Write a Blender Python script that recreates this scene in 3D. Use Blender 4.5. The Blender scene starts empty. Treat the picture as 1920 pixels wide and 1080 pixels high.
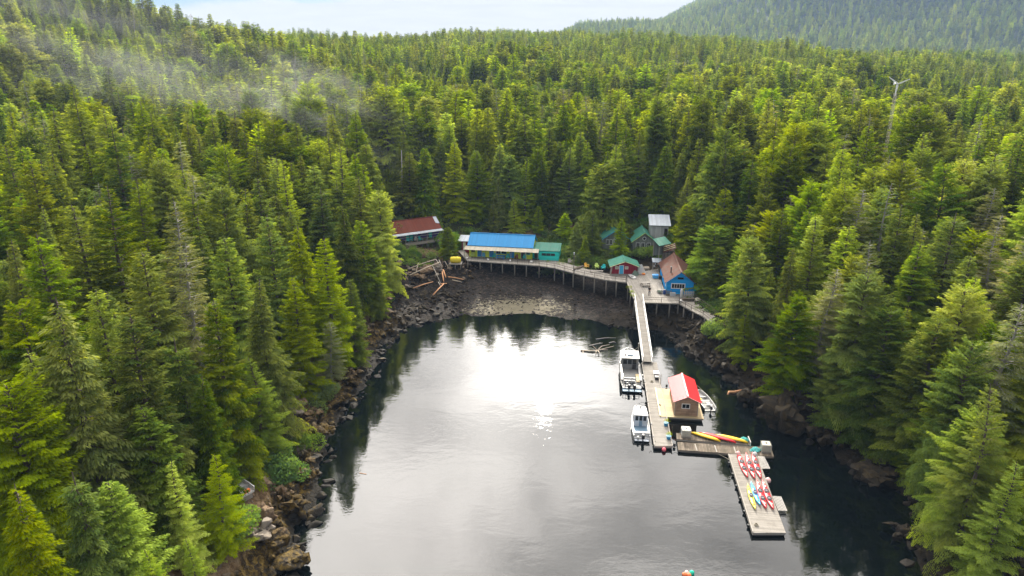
import bpy, math, random
import numpy as np
from mathutils import Vector, Matrix
R = math.radians
sc = bpy.context.scene

# ---------------------------------------------------------------- camera
CAM_H, FPX, YH = 48.0, 1300.0, 100.0          # metres above the water, focal length and horizon of the 1920 px frame
PITCH = math.atan((540 - YH) / FPX)
cam_d = bpy.data.cameras.new('camera'); cam = bpy.data.objects.new('camera', cam_d)
sc.collection.objects.link(cam)
cam.location = (0, 0, CAM_H); cam.rotation_euler = (math.pi / 2 - PITCH, 0, 0)
cam_d.sensor_width = 36; cam_d.lens = 36 * FPX / 1920; cam_d.clip_start = 0.5; cam_d.clip_end = 20000
sc.camera = cam

# ---------------------------------------------------------------- light
SUN_EL, SUN_AZ = 28.0, 3.0                    # veiled sun ahead of the camera, a touch to the right
sdir = Vector((math.sin(R(SUN_AZ)) * math.cos(R(SUN_EL)), math.cos(R(SUN_AZ)) * math.cos(R(SUN_EL)), math.sin(R(SUN_EL))))
sl = bpy.data.lights.new('sun', 'SUN'); sun = bpy.data.objects.new('sun', sl); sc.collection.objects.link(sun)
sl.energy = 4.6; sl.angle = R(1.0); sl.color = (1.0, 0.93, 0.8)
sun.rotation_euler = (-sdir).to_track_quat('-Z', 'Y').to_euler()
sc.view_settings.view_transform = 'Standard'; sc.view_settings.look = 'None'
sc.view_settings.gamma = 1; sc.view_settings.use_curve_mapping = False
sc.view_settings.exposure = 0.85

class NT:
    """tiny node-tree helper"""
    def __init__(s, tree): s.t = tree; s.n = tree.nodes; s.l = tree.links
    def new(s, typ, **kw):
        n = s.n.new(typ)
        for k, v in kw.items():
            if k.startswith('i_'):
                key = k[2:]; key = int(key) if key.isdigit() else key.replace('_', ' ')
                if hasattr(v, 'is_linked') or isinstance(v, bpy.types.NodeSocket): s.l.new(v, n.inputs[key])
                else: n.inputs[key].default_value = v
            else: setattr(n, k, v)
        return n
    def math(s, op, a, b=None, c=None, clamp=False):
        n = s.n.new('ShaderNodeMath'); n.operation = op; n.use_clamp = clamp
        for i, v in enumerate((a, b, c)):
            if v is None: continue
            if isinstance(v, bpy.types.NodeSocket): s.l.new(v, n.inputs[i])
            else: n.inputs[i].default_value = v
        return n.outputs[0]
    def mix(s, f, a, b, mode='MIX'):
        n = s.n.new('ShaderNodeMix'); n.data_type = 'RGBA'; n.blend_type = mode; n.clamp_factor = True
        for idx, v in ((0, f), (6, a), (7, b)):
            if isinstance(v, bpy.types.NodeSocket): s.l.new(v, n.inputs[idx])
            elif idx == 0: n.inputs[0].default_value = v
            else: n.inputs[idx].default_value = (*v, 1) if len(v) == 3 else v
        return n.outputs[2]
    def ramp(s, f, lo, hi, smooth=True):
        n = s.n.new('ShaderNodeMapRange'); n.interpolation_type = 'SMOOTHSTEP' if smooth else 'LINEAR'
        s.l.new(f, n.inputs[0]); n.inputs[1].default_value = lo; n.inputs[2].default_value = hi
        return n.outputs[0]
    def noise(s, vec, scale, detail=4, rough=0.55, dist=0.0):
        n = s.n.new('ShaderNodeTexNoise')
        if vec is not None: s.l.new(vec, n.inputs['Vector'])
        n.inputs['Scale'].default_value = scale; n.inputs['Detail'].default_value = detail
        n.inputs['Roughness'].default_value = rough; n.inputs['Distortion'].default_value = dist
        return n.outputs[0]

# ---------------------------------------------------------------- sky: Nishita with a veil of thin cloud, brightest round the sun
world = bpy.data.worlds.new('World'); sc.world = world; world.use_nodes = True
def build_sky():
    t = NT(world.node_tree)
    bg = world.node_tree.nodes['Background']
    sky = t.new('ShaderNodeTexSky', sky_type='NISHITA', sun_disc=False)
    sky.sun_elevation = R(SUN_EL); sky.sun_rotation = R(SUN_AZ); sky.air_density = 1.0; sky.dust_density = 1.0
    tc = t.new('ShaderNodeTexCoord').outputs['Generated']
    sep = t.new('ShaderNodeSeparateXYZ', i_0=tc)
    z = t.math('MAXIMUM', sep.outputs[2], 0.0)
    # clouds on a flat layer: direction / height
    den = t.math('ADD', z, 0.10)
    px = t.math('DIVIDE', sep.outputs[0], den); py = t.math('DIVIDE', sep.outputs[1], den)
    cp = t.new('ShaderNodeCombineXYZ', i_0=t.math('MULTIPLY', px, 0.75), i_1=py, i_2=3.7).outputs[0]
    n1 = t.noise(cp, 0.95, 7, 0.55, 0.35)
    n2 = t.noise(cp, 3.0, 6, 0.6, 0.5)
    dot = t.new('ShaderNodeVectorMath', operation='DOT_PRODUCT', i_0=tc); dot.inputs[1].default_value = sdir
    d = dot.outputs['Value']
    ang = t.math('ARCCOSINE', t.math('MINIMUM', d, 1.0))
    dot2 = t.new('ShaderNodeVectorMath', operation='DOT_PRODUCT', i_0=tc)      # the brightest, thinnest part of the cloud below the sun
    dot2.inputs[1].default_value = (0.0, math.cos(R(22)), math.sin(R(22)))
    ang2 = t.math('ARCCOSINE', t.math('MINIMUM', dot2.outputs['Value'], 1.0))
    dot3 = t.new('ShaderNodeVectorMath', operation='DOT_PRODUCT', i_0=tc); dot3.inputs[1].default_value = (0, math.cos(R(46)), math.sin(R(46)))
    ang3 = t.math('ARCCOSINE', t.math('MINIMUM', dot3.outputs['Value'], 1.0))
    def gauss(sig, amp, ang=ang):
        q = t.math('DIVIDE', ang, R(sig)); q = t.math('MULTIPLY', q, q)
        return t.math('MULTIPLY', t.math('EXPONENT', t.math('MULTIPLY', q, -1.0)), amp)
    # the glow of the veil dies away into the cloud bank along the horizon
    low = t.ramp(z, 0.05, 0.36)
    glow = t.math('MULTIPLY', t.math('ADD', gauss(7.5, 3.9, ang2), gauss(30, 5.8, ang3)), low)
    lum = t.math('ADD', glow, t.math('MULTIPLY_ADD', n2, 0.16, 0.50))
    tex = t.math('ADD', t.math('MULTIPLY', n1, 1.0), t.math('MULTIPLY', n2, 0.5))
    thick = t.ramp(tex, 0.52, 0.98)
    shade = t.math('ADD', t.math('MULTIPLY', thick, 1.3), 0.30)
    lum = t.math('MULTIPLY', lum, t.math('ADD', t.math('MULTIPLY', t.math('SUBTRACT', shade, 1.0), t.ramp(z, 0.04, 0.3)), 1.0))
    warm = t.ramp(ang, 0.0, 0.7)
    ccol = t.mix(warm, (1.0, 0.945, 0.88), (1.0, 0.945, 0.885))
    cloud = t.new('ShaderNodeVectorMath', operation='SCALE', i_0=ccol, i_Scale=lum).outputs[0]
    skyb = t.new('ShaderNodeVectorMath', operation='MULTIPLY', i_0=sky.outputs[0]); skyb.inputs[1].default_value = (0.62, 0.95, 1.6)
    skyc = t.new('ShaderNodeVectorMath', operation='SCALE', i_0=skyb.outputs[0], i_Scale=0.036).outputs[0]
    # a soft-edged band of white cloud low down, blue gaps above it to the left
    az = t.math('ARCTAN2', sep.outputs[0], sep.outputs[1])
    wob = t.new('ShaderNodeCombineXYZ', i_0=t.math('MULTIPLY', az, 6.0), i_1=t.math('MULTIPLY', z, 40.0), i_2=1.0).outputs[0]
    wn = t.noise(wob, 1.3, 6, 0.6, 0.4)
    edge = t.math('ADD', t.math('MULTIPLY', wn, 0.055), t.math('MULTIPLY', t.math('ADD', az, 0.30), 0.11))
    edge = t.math('ADD', edge, 0.036)
    gap = t.math('SUBTRACT', z, edge)
    bank = t.math('SUBTRACT', 1.0, t.ramp(gap, -0.004, 0.014))
    veil = t.math('MULTIPLY', t.ramp(z, 0.10, 0.30), 0.93)
    cover = t.math('MAXIMUM', bank, veil)
    cover = t.math('MAXIMUM', cover, t.math('MULTIPLY', t.ramp(wn, 0.5, 0.75), 0.4))
    t.l.new(t.mix(cover, skyc, cloud), bg.inputs['Color'])
    bg.inputs['Strength'].default_value = 1.0
build_sky()
world.cycles.sampling_method = 'MANUAL'; world.cycles.sample_map_resolution = 512

cy = sc.cycles
cy.max_bounces = 6; cy.diffuse_bounces = 2; cy.glossy_bounces = 3; cy.transmission_bounces = 4
cy.transparent_max_bounces = 6; cy.volume_bounces = 0; cy.caustics_reflective = False; cy.caustics_refractive = False
cy.use_denoising = True; cy.sample_clamp_indirect = 4.0; cy.sample_clamp_direct = 12.0
cy.volume_step_rate = 4.0; cy.volume_max_steps = 64

# ---------------------------------------------------------------- from photograph pixels (1920 x 1080) to places on the real ground
CP, SP = math.cos(PITCH), math.sin(PITCH)
def ray(px, py):
    u, v = (px - 960) / FPX, (py - 540) / FPX
    return np.array([u, CP - v * SP, -(SP + v * CP)])
def at(px, py, z=0.0):
    r = ray(px, py); k = (CAM_H - z) / -r[2]
    return Vector((r[0] * k, r[1] * k, z))
def project(X, Y, Z):
    """world -> photograph pixel, arrays welcome"""
    dz = Z - CAM_H
    depth = Y * CP - dz * SP
    up = Y * SP + dz * CP
    return 960 + FPX * X / depth, 540 - FPX * up / depth, depth

# ---------------------------------------------------------------- terrain
def hash2(i, j, seed):
    n = (i.astype(np.int64) * 374761393 + j.astype(np.int64) * 668265263 + seed * 974634777) & 0x7fffffff
    n = ((n ^ (n >> 13)) * 1274126177) & 0x7fffffff
    n = (n ^ (n >> 16)) & 0xffff
    return n / 65535.0
def vnoise(x, y, seed=0):
    xi, yi = np.floor(x), np.floor(y); fx, fy = x - xi, y - yi
    fx = fx * fx * (3 - 2 * fx); fy = fy * fy * (3 - 2 * fy)
    a = hash2(xi, yi, seed); b = hash2(xi + 1, yi, seed); c = hash2(xi, yi + 1, seed); d = hash2(xi + 1, yi + 1, seed)
    return (a * (1 - fx) + b * fx) * (1 - fy) + (c * (1 - fx) + d * fx) * fy
def fbm(x, y, seed=0, o=4):
    s = 0.0; a = 0.5
    for k in range(o):
        s = s + a * (vnoise(x, y, seed + k) - 0.5); x = x * 2.03 + 17.1; y = y * 2.03 + 5.3; a *= 0.5
    return s * 2
def sstep(a, b, x):
    t = np.clip((np.asarray(x, float) - a) / (b - a), 0, 1); return t * t * (3 - 2 * t)

SHORE_PX = [(530, 1080), (558, 1020), (578, 975), (592, 930), (597, 893), (606, 849), (622, 804), (650, 762), (676, 730), (697, 700),
            (706, 676), (712, 654), (738, 630), (775, 608), (830, 600), (900, 590), (985, 588), (1050, 598), (1120, 606),
            (1180, 612), (1250, 622), (1290, 660), (1345, 692), (1392, 722), (1412, 765), (1462, 800), (1520, 815), (1570, 848),
            (1640, 895), (1695, 935), (1722, 1000), (1730, 1080)]
BAY = np.array([[-16, -260], [-26, -60], [-24, 15]] + [[at(x, y).x, at(x, y).y] for x, y in SHORE_PX] +
               [[46, 30], [44, 0], [60, -60], [50, -260]], float)
def shore_dist(X, Y):
    """distance to the waterline, positive on land"""
    X = np.asarray(X, float); Y = np.asarray(Y, float)
    d2 = np.full(X.shape, 1e12); inside = np.zeros(X.shape, bool); n = len(BAY)
    for i in range(n):
        ax, ay = BAY[i]; bx, by = BAY[(i + 1) % n]
        ex, ey = bx - ax, by - ay; L = ex * ex + ey * ey
        t = np.clip(((X - ax) * ex + (Y - ay) * ey) / L, 0, 1)
        d2 = np.minimum(d2, (X - ax - t * ex) ** 2 + (Y - ay - t * ey) ** 2)
        if ay != by:
            c = ((ay > Y) != (by > Y)) & (X < (bx - ax) * (Y - ay) / (by - ay) + ax)
            inside ^= c
    d = np.sqrt(d2)
    return np.where(inside, -d, d)
def terrain(X, Y, detail=True):
    X = np.asarray(X, float); Y = np.asarray(Y, float)
    s = shore_dist(X, Y)
    if detail: s = s + 1.6 * fbm(X / 5.0, Y / 5.0, 3, 3)
    sl = np.maximum(s, 0)
    head = sstep(116, 128, Y) * sstep(-32, -20, X) * (1 - sstep(24, 34, X))
    side = 4.6 * sstep(-0.5, 7.5, sl) + 0.11 * np.clip(sl - 7, 0, 60)
    beach = 0.085 * np.minimum(sl, 26) + 1.5 * sstep(17, 28, sl) + 0.16 * np.clip(sl - 36, 0, 45)
    h = side * (1 - head) + beach * head
    h = np.where(s < 0, np.maximum(s * 0.35, -7), h)
    if detail:
        rough = np.exp(-((s - 4) / 6.0) ** 2) * (1 - 0.7 * head)
        h = h + rough * (0.9 * fbm(X / 2.3, Y / 2.3, 11, 4) + 0.5 * fbm(X / 0.7, Y / 0.7, 21, 2))
        h = h + head * 0.22 * fbm(X / 2.2, Y / 2.2, 31, 4)
    far = sstep(20, 120, s)
    h = h + 88 * np.exp(-(((X + 405) / 200) ** 2 + ((Y - 350) / 170) ** 2)) * sstep(5, 40, s) - 7 * sstep(-60, -260, X) * sstep(500, 800, Y)
    h = h + (47 - 30 * sstep(60, 620, X)) * sstep(170, 860, Y) * (1 - 0.9 * sstep(1000, 1500, Y)) * sstep(5, 60, s)
    h = h + far * (9 * fbm(X / 160, Y / 160, 41, 3) + 6.5 * fbm(X / 45, Y / 45, 44, 2))
    # level ground under the boardwalk buildings
    fl = np.maximum(sstep(1.25, 0.9, np.hypot((X - 31) / 13, (Y - 132) / 17)), sstep(1.2, 0.9, np.hypot((X + 1) / 19, (Y - 156) / 10)))
    h = h - fl * np.maximum(h - 3.9, 0)
    # the mountain to the right, beyond the valley
    mt = sstep(1150, 2300, Y) * (1 - 0.4 * sstep(2600, 4200, Y))
    prof = 4 + 94 * sstep(20, 230, X) + 120 * sstep(420, 850, X) + 420 * sstep(650, 1900, X)
    h = h + mt * prof * (1 + 0.35 * fbm(X / 420, Y / 420, 51, 4)) * sstep(-200, 200, X)
    h = h + 88 * np.exp(-(((X - 640) / 260) ** 2 + ((Y - 4200) / 400) ** 2)) * far
    return h

# ---------------------------------------------------------------- materials
MATS = {}
def new_mat(name):
    m = bpy.data.materials.new(name); m.use_nodes = True; MATS[name] = m
    m.node_tree.nodes.clear(); t = NT(m.node_tree)
    return m, t
def finish(t, shader):
    o = t.new('ShaderNodeOutputMaterial'); t.l.new(shader, o.inputs[0])
def principled(t, col, rough=0.7, metal=0.0, bump=None, bump_d=0.02, ior=1.45, spec=0.5):
    p = t.new('ShaderNodeBsdfPrincipled')
    for k, v in (('Base Color', col), ('Roughness', rough), ('Metallic', metal)):
        if isinstance(v, bpy.types.NodeSocket): t.l.new(v, p.inputs[k])
        else: p.inputs[k].default_value = (*v, 1) if isinstance(v, tuple) and len(v) == 3 else v
    p.inputs['IOR'].default_value = ior; p.inputs['Specular IOR Level'].default_value = spec
    if bump is not None:
        b = t.new('ShaderNodeBump', i_Height=bump); b.inputs['Strength'].default_value = 1; b.inputs['Distance'].default_value = bump_d
        t.l.new(b.outputs[0], p.inputs['Normal'])
    return p
def flat(name, col, rough=0.6, metal=0.0, var=0.25, scale=1.5, dirt=(0.10, 0.09, 0.07), dirt_amt=0.25):
    """painted or plastic surface with slight fading, stains and grime"""
    if name in MATS: return MATS[name]
    m, t = new_mat(name)
    P = t.new('ShaderNodeTexCoord').outputs['Object']
    n = t.noise(P, scale, 5, 0.6); n2 = t.noise(P, scale * 5, 4, 0.65)
    f = t.math('MULTIPLY_ADD', n, var * 1.6, 1 - var * 0.8)
    c = t.new('ShaderNodeVectorMath', operation='SCALE', i_0=(col[0], col[1], col[2]), i_Scale=f).outputs[0]
    st = t.math('MULTIPLY', t.ramp(n2, 0.5, 0.75), dirt_amt)
    finish(t, principled(t, t.mix(st, c, dirt), rough, metal, n2, 0.004).outputs[0])
    return m
def striped(name, col, axis=0, pitch=0.3, rough=0.5, metal=0.0, depth=0.02, col2=None, wear=0.3, gap=None, uneven=0.25, spec=0.15):
    """boards or corrugated sheet: bands across one object axis, each band of its own tone"""
    if name in MATS: return MATS[name]
    m, t = new_mat(name)
    P = t.new('ShaderNodeTexCoord').outputs['Object']
    sp = t.new('ShaderNodeSeparateXYZ', i_0=P).outputs
    u = t.math('DIVIDE', sp[axis], pitch)
    fl = t.math('FLOOR', u); fr = t.math('FRACT', u)
    wn = t.new('ShaderNodeTexWhiteNoise', noise_dimensions='1D', i_W=fl).outputs[0]
    n = t.noise(P, 0.9, 5, 0.65); n2 = t.noise(P, 6, 4, 0.6)
    f = t.math('MULTIPLY_ADD', wn, uneven, 1 - uneven / 2)
    c = t.new('ShaderNodeVectorMath', operation='SCALE', i_0=(col[0], col[1], col[2]), i_Scale=f).outputs[0]
    if col2: c = t.mix(t.math('MULTIPLY', t.ramp(n, 0.42, 0.66), wear * 2), c, col2)
    c = t.mix(t.math('MULTIPLY', t.ramp(n2, 0.5, 0.8), wear), c, tuple(x * 0.45 for x in col))
    e = t.math('ABSOLUTE', t.math('SUBTRACT', fr, 0.5))
    if gap: c = t.mix(t.ramp(e, 0.5 - gap / pitch, 0.5), c, tuple(x * 0.18 for x in col))
    h = t.math('MULTIPLY', e, -1.0)
    finish(t, principled(t, c, rough, metal, h, depth, spec=spec).outputs[0])
    return m

def foliage(name, c1, c2, tr=0.42, hue=0.05):
    m, t = new_mat(name)
    oi = t.new('ShaderNodeObjectInfo').outputs['Random']
    at_ = t.new('ShaderNodeAttribute', attribute_name='rnd', attribute_type='GEOMETRY').outputs['Fac']
    c = t.mix(t.math('MULTIPLY', t.math('ADD', at_, t.math('MULTIPLY', oi, 1.1)), 0.48), c1, c2)
    v = t.math('MULTIPLY_ADD', t.math('FRACT', t.math('MULTIPLY', oi, 17.3)), 0.8, 0.76)
    hsv = t.new('ShaderNodeHueSaturation', i_Color=c, i_Value=v)
    t.l.new(t.math('MULTIPLY_ADD', t.math('FRACT', t.math('MULTIPLY', oi, 41.7)), hue, 0.5 - hue / 2), hsv.inputs['Hue'])
    t.l.new(t.math('MULTIPLY_ADD', t.math('FRACT', t.math('MULTIPLY', oi, 71.3)), 0.35, 0.8), hsv.inputs['Saturation'])
    d = t.new('ShaderNodeBsdfDiffuse', i_Color=hsv.outputs[0])
    tc = t.new('ShaderNodeVectorMath', operation='MULTIPLY', i_0=hsv.outputs[0]); tc.inputs[1].default_value = (2.5, 2.3, 0.4)
    tl = t.new('ShaderNodeBsdfTranslucent', i_Color=tc.outputs[0])
    mx = t.new('ShaderNodeMixShader', i_0=tr); t.l.new(d.outputs[0], mx.inputs[1]); t.l.new(tl.outputs[0], mx.inputs[2])
    finish(t, mx.outputs[0])
    return m
foliage('hemlock_foliage', (0.026, 0.062, 0.010), (0.225, 0.270, 0.022), tr=.33, hue=.03)
foliage('cedar_foliage', (0.045, 0.092, 0.010), (0.260, 0.310, 0.022), tr=.34, hue=.03)
foliage('young_foliage', (0.125, 0.205, 0.016), (0.26, 0.32, 0.022), hue=.02)
foliage('mossy_foliage', (0.070, 0.105, 0.040), (0.200, 0.205, 0.090), tr=0.3)
foliage('pine_foliage', (0.022, 0.050, 0.018), (0.060, 0.085, 0.025), tr=0.3)
foliage('shrub_foliage', (0.055, 0.110, 0.040), (0.130, 0.180, 0.060))
foliage('dead_foliage', (0.10, 0.055, 0.035), (0.16, 0.10, 0.06), tr=0.2)
def bark_mat(name, col):
    m, t = new_mat(name)
    P = t.new('ShaderNodeTexCoord').outputs['Object']
    n = t.noise(P, 3, 5, 0.7)
    c = t.mix(n, tuple(x * 0.5 for x in col), tuple(x * 1.4 for x in col))
    finish(t, principled(t, c, 0.9, 0, n, 0.05).outputs[0])
bark_mat('bark', (0.11, 0.085, 0.065)); bark_mat('grey_bark', (0.30, 0.28, 0.25))

# ---------------------------------------------------------------- meshes
class MB:
    def __init__(s): s.v = []; s.f = []
    def add(s, vs, fs):
        o = len(s.v); s.v += [tuple(p) for p in vs]; s.f += [tuple(i + o for i in f) for f in fs]; return s
    def box(s, x0, x1, y0, y1, z0, z1):
        return s.add([(x0, y0, z0), (x1, y0, z0), (x1, y1, z0), (x0, y1, z0), (x0, y0, z1), (x1, y0, z1), (x1, y1, z1), (x0, y1, z1)],
                     [(3, 2, 1, 0), (4, 5, 6, 7), (0, 1, 5, 4), (1, 2, 6, 5), (2, 3, 7, 6), (3, 0, 4, 7)])
    def slab(s, p, thick):
        """polygon p (list of 3D points, counter-clockwise from above) with thickness downwards"""
        n = len(p); q = [(a[0], a[1], a[2] - thick) for a in p]
        return s.add(list(p) + q, [tuple(range(n)), tuple(range(2 * n - 1, n - 1, -1))] + [(i, i + n, (i + 1) % n + n, (i + 1) % n) for i in range(n)])
    def bar(s, a, b, w, h=None, up=(0, 0, 1)):
        a, b = Vector(a), Vector(b); h = h or w; d = (b - a)
        if d.length < 1e-6: return s
        d.normalize(); x = d.cross(Vector(up))
        if x.length < 1e-3: x = d.cross(Vector((0, 1, 0)))
        x.normalize(); y = x.cross(d); x *= w / 2; y *= h / 2
        vs = [a - x - y, a + x - y, a + x + y, a - x + y, b - x - y, b + x - y, b + x + y, b - x + y]
        return s.add(vs, [(0, 1, 2, 3), (7, 6, 5, 4), (0, 4, 5, 1), (1, 5, 6, 2), (2, 6, 7, 3), (3, 7, 4, 0)])
    def tube(s, pts, rad, n=8, cap=True):
        pts = [Vector(p) for p in pts]; rs = rad if isinstance(rad, (list, tuple)) else [rad] * len(pts)
        vs = []; fs = []
        for i, p in enumerate(pts):
            d = (pts[min(i + 1, len(pts) - 1)] - pts[max(i - 1, 0)]).normalized()
            x = d.cross(Vector((0, 0, 1)));
            if x.length < 0.05: x = d.cross(Vector((0, 1, 0)))
            x.normalize(); y = x.cross(d)
            for k in range(n):
                a = 2 * math.pi * k / n; vs.append(p + (x * math.cos(a) + y * math.sin(a)) * rs[i])
        for i in range(len(pts) - 1):
            for k in range(n): fs.append((i * n + k, i * n + (k + 1) % n, (i + 1) * n + (k + 1) % n, (i + 1) * n + k))
        if cap: fs += [tuple(range(n - 1, -1, -1)), tuple((len(pts) - 1) * n + k for k in range(n))]
        return s.add(vs, fs)
    def ball(s, c, r, n=12, m=8, sq=(1, 1, 1)):
        vs = [(c[0], c[1], c[2] + r * sq[2])]; fs = []
        for i in range(1, m):
            th = math.pi * i / m
            for k in range(n):
                a = 2 * math.pi * k / n
                vs.append((c[0] + r * sq[0] * math.sin(th) * math.cos(a), c[1] + r * sq[1] * math.sin(th) * math.sin(a), c[2] + r * sq[2] * math.cos(th)))
        vs.append((c[0], c[1], c[2] - r * sq[2])); b = len(vs) - 1
        for k in range(n):
            fs.append((0, 1 + k, 1 + (k + 1) % n)); fs.append((b, 1 + (m - 2) * n + (k + 1) % n, 1 + (m - 2) * n + k))
        for i in range(m - 2):
            for k in range(n): fs.append((1 + i * n + k, 1 + (i + 1) * n + k, 1 + (i + 1) * n + (k + 1) % n, 1 + i * n + (k + 1) % n))
        return s.add(vs, fs)
    def loft(s, rings, closed=True, cap=True):
        n = len(rings[0]); vs = [p for r in rings for p in r]; fs = []
        for i in range(len(rings) - 1):
            for k in range(n if closed else n - 1): fs.append((i * n + k, i * n + (k + 1) % n, (i + 1) * n + (k + 1) % n, (i + 1) * n + k))
        if cap and closed: fs += [tuple(range(n - 1, -1, -1)), tuple((len(rings) - 1) * n + k for k in range(n))]
        return s.add(vs, fs)
    def mesh(s, name, mat, smooth=False):
        me = bpy.data.meshes.new(name); me.from_pydata(s.v, [], s.f); me.materials.append(MATS[mat] if isinstance(mat, str) else mat)
        if smooth: me.shade_smooth()
        me.update(); return me
    def obj(s, name, mat, parent=None, smooth=False, loc=None):
        o = bpy.data.objects.new(name, s.mesh(name, mat, smooth)); sc.collection.objects.link(o)
        if parent: o.parent = parent
        if loc is not None: o.location = loc
        return o
def tag(o, label=None, cat=None, group=None, kind=None):
    if label: o['label'] = label
    if cat: o['category'] = cat
    if group: o['group'] = group
    if kind: o['kind'] = kind
    return o
def thing(name, label, cat, loc=(0, 0, 0), rz=0.0, group=None):
    o = bpy.data.objects.new(name, None); sc.collection.objects.link(o)
    o.location = loc; o.rotation_euler = (0, 0, rz); o.empty_display_size = 0.3
    return tag(o, label, cat, group)
def copy_thing(root, loc, rz, label, group=None):
    r = root.copy(); sc.collection.objects.link(r); r.location = loc; r.rotation_euler = (0, 0, rz); r['label'] = label
    if group: r['group'] = group
    def kids(a, b):
        for ch in list(a.children):
            c = ch.copy(); sc.collection.objects.link(c); c.parent = b; kids(ch, c)
    kids(root, r)
    return r
def np_mesh(name, V, F, mats, midx=None, rnd=None, smooth=False):
    """V (n,3), F (m,k) with one k, or a list of such arrays"""
    me = bpy.data.meshes.new(name); V = np.asarray(V, np.float32)
    Fs = F if isinstance(F, list) else [F]
    me.vertices.add(len(V)); me.vertices.foreach_set('co', V.ravel())
    nl = sum(f.size for f in Fs); nf = sum(len(f) for f in Fs)
    me.loops.add(nl); me.polygons.add(nf)
    me.loops.foreach_set('vertex_index', np.concatenate([f.ravel() for f in Fs]).astype(np.int32))
    tot = np.concatenate([np.full(len(f), f.shape[1]) for f in Fs]); st = np.concatenate([[0], np.cumsum(tot)[:-1]])
    me.polygons.foreach_set('loop_start', st.astype(np.int32)); me.polygons.foreach_set('loop_total', tot.astype(np.int32))
    for m in mats: me.materials.append(MATS[m])
    if midx is not None: me.polygons.foreach_set('material_index', np.asarray(midx, np.int32))
    me.polygons.foreach_set('use_smooth', np.full(nf, smooth))
    if rnd is not None:
        a = me.attributes.new('rnd', 'FLOAT', 'FACE'); a.data.foreach_set('value', np.asarray(rnd, np.float32))
    me.update(calc_edges=True); return me

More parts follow.
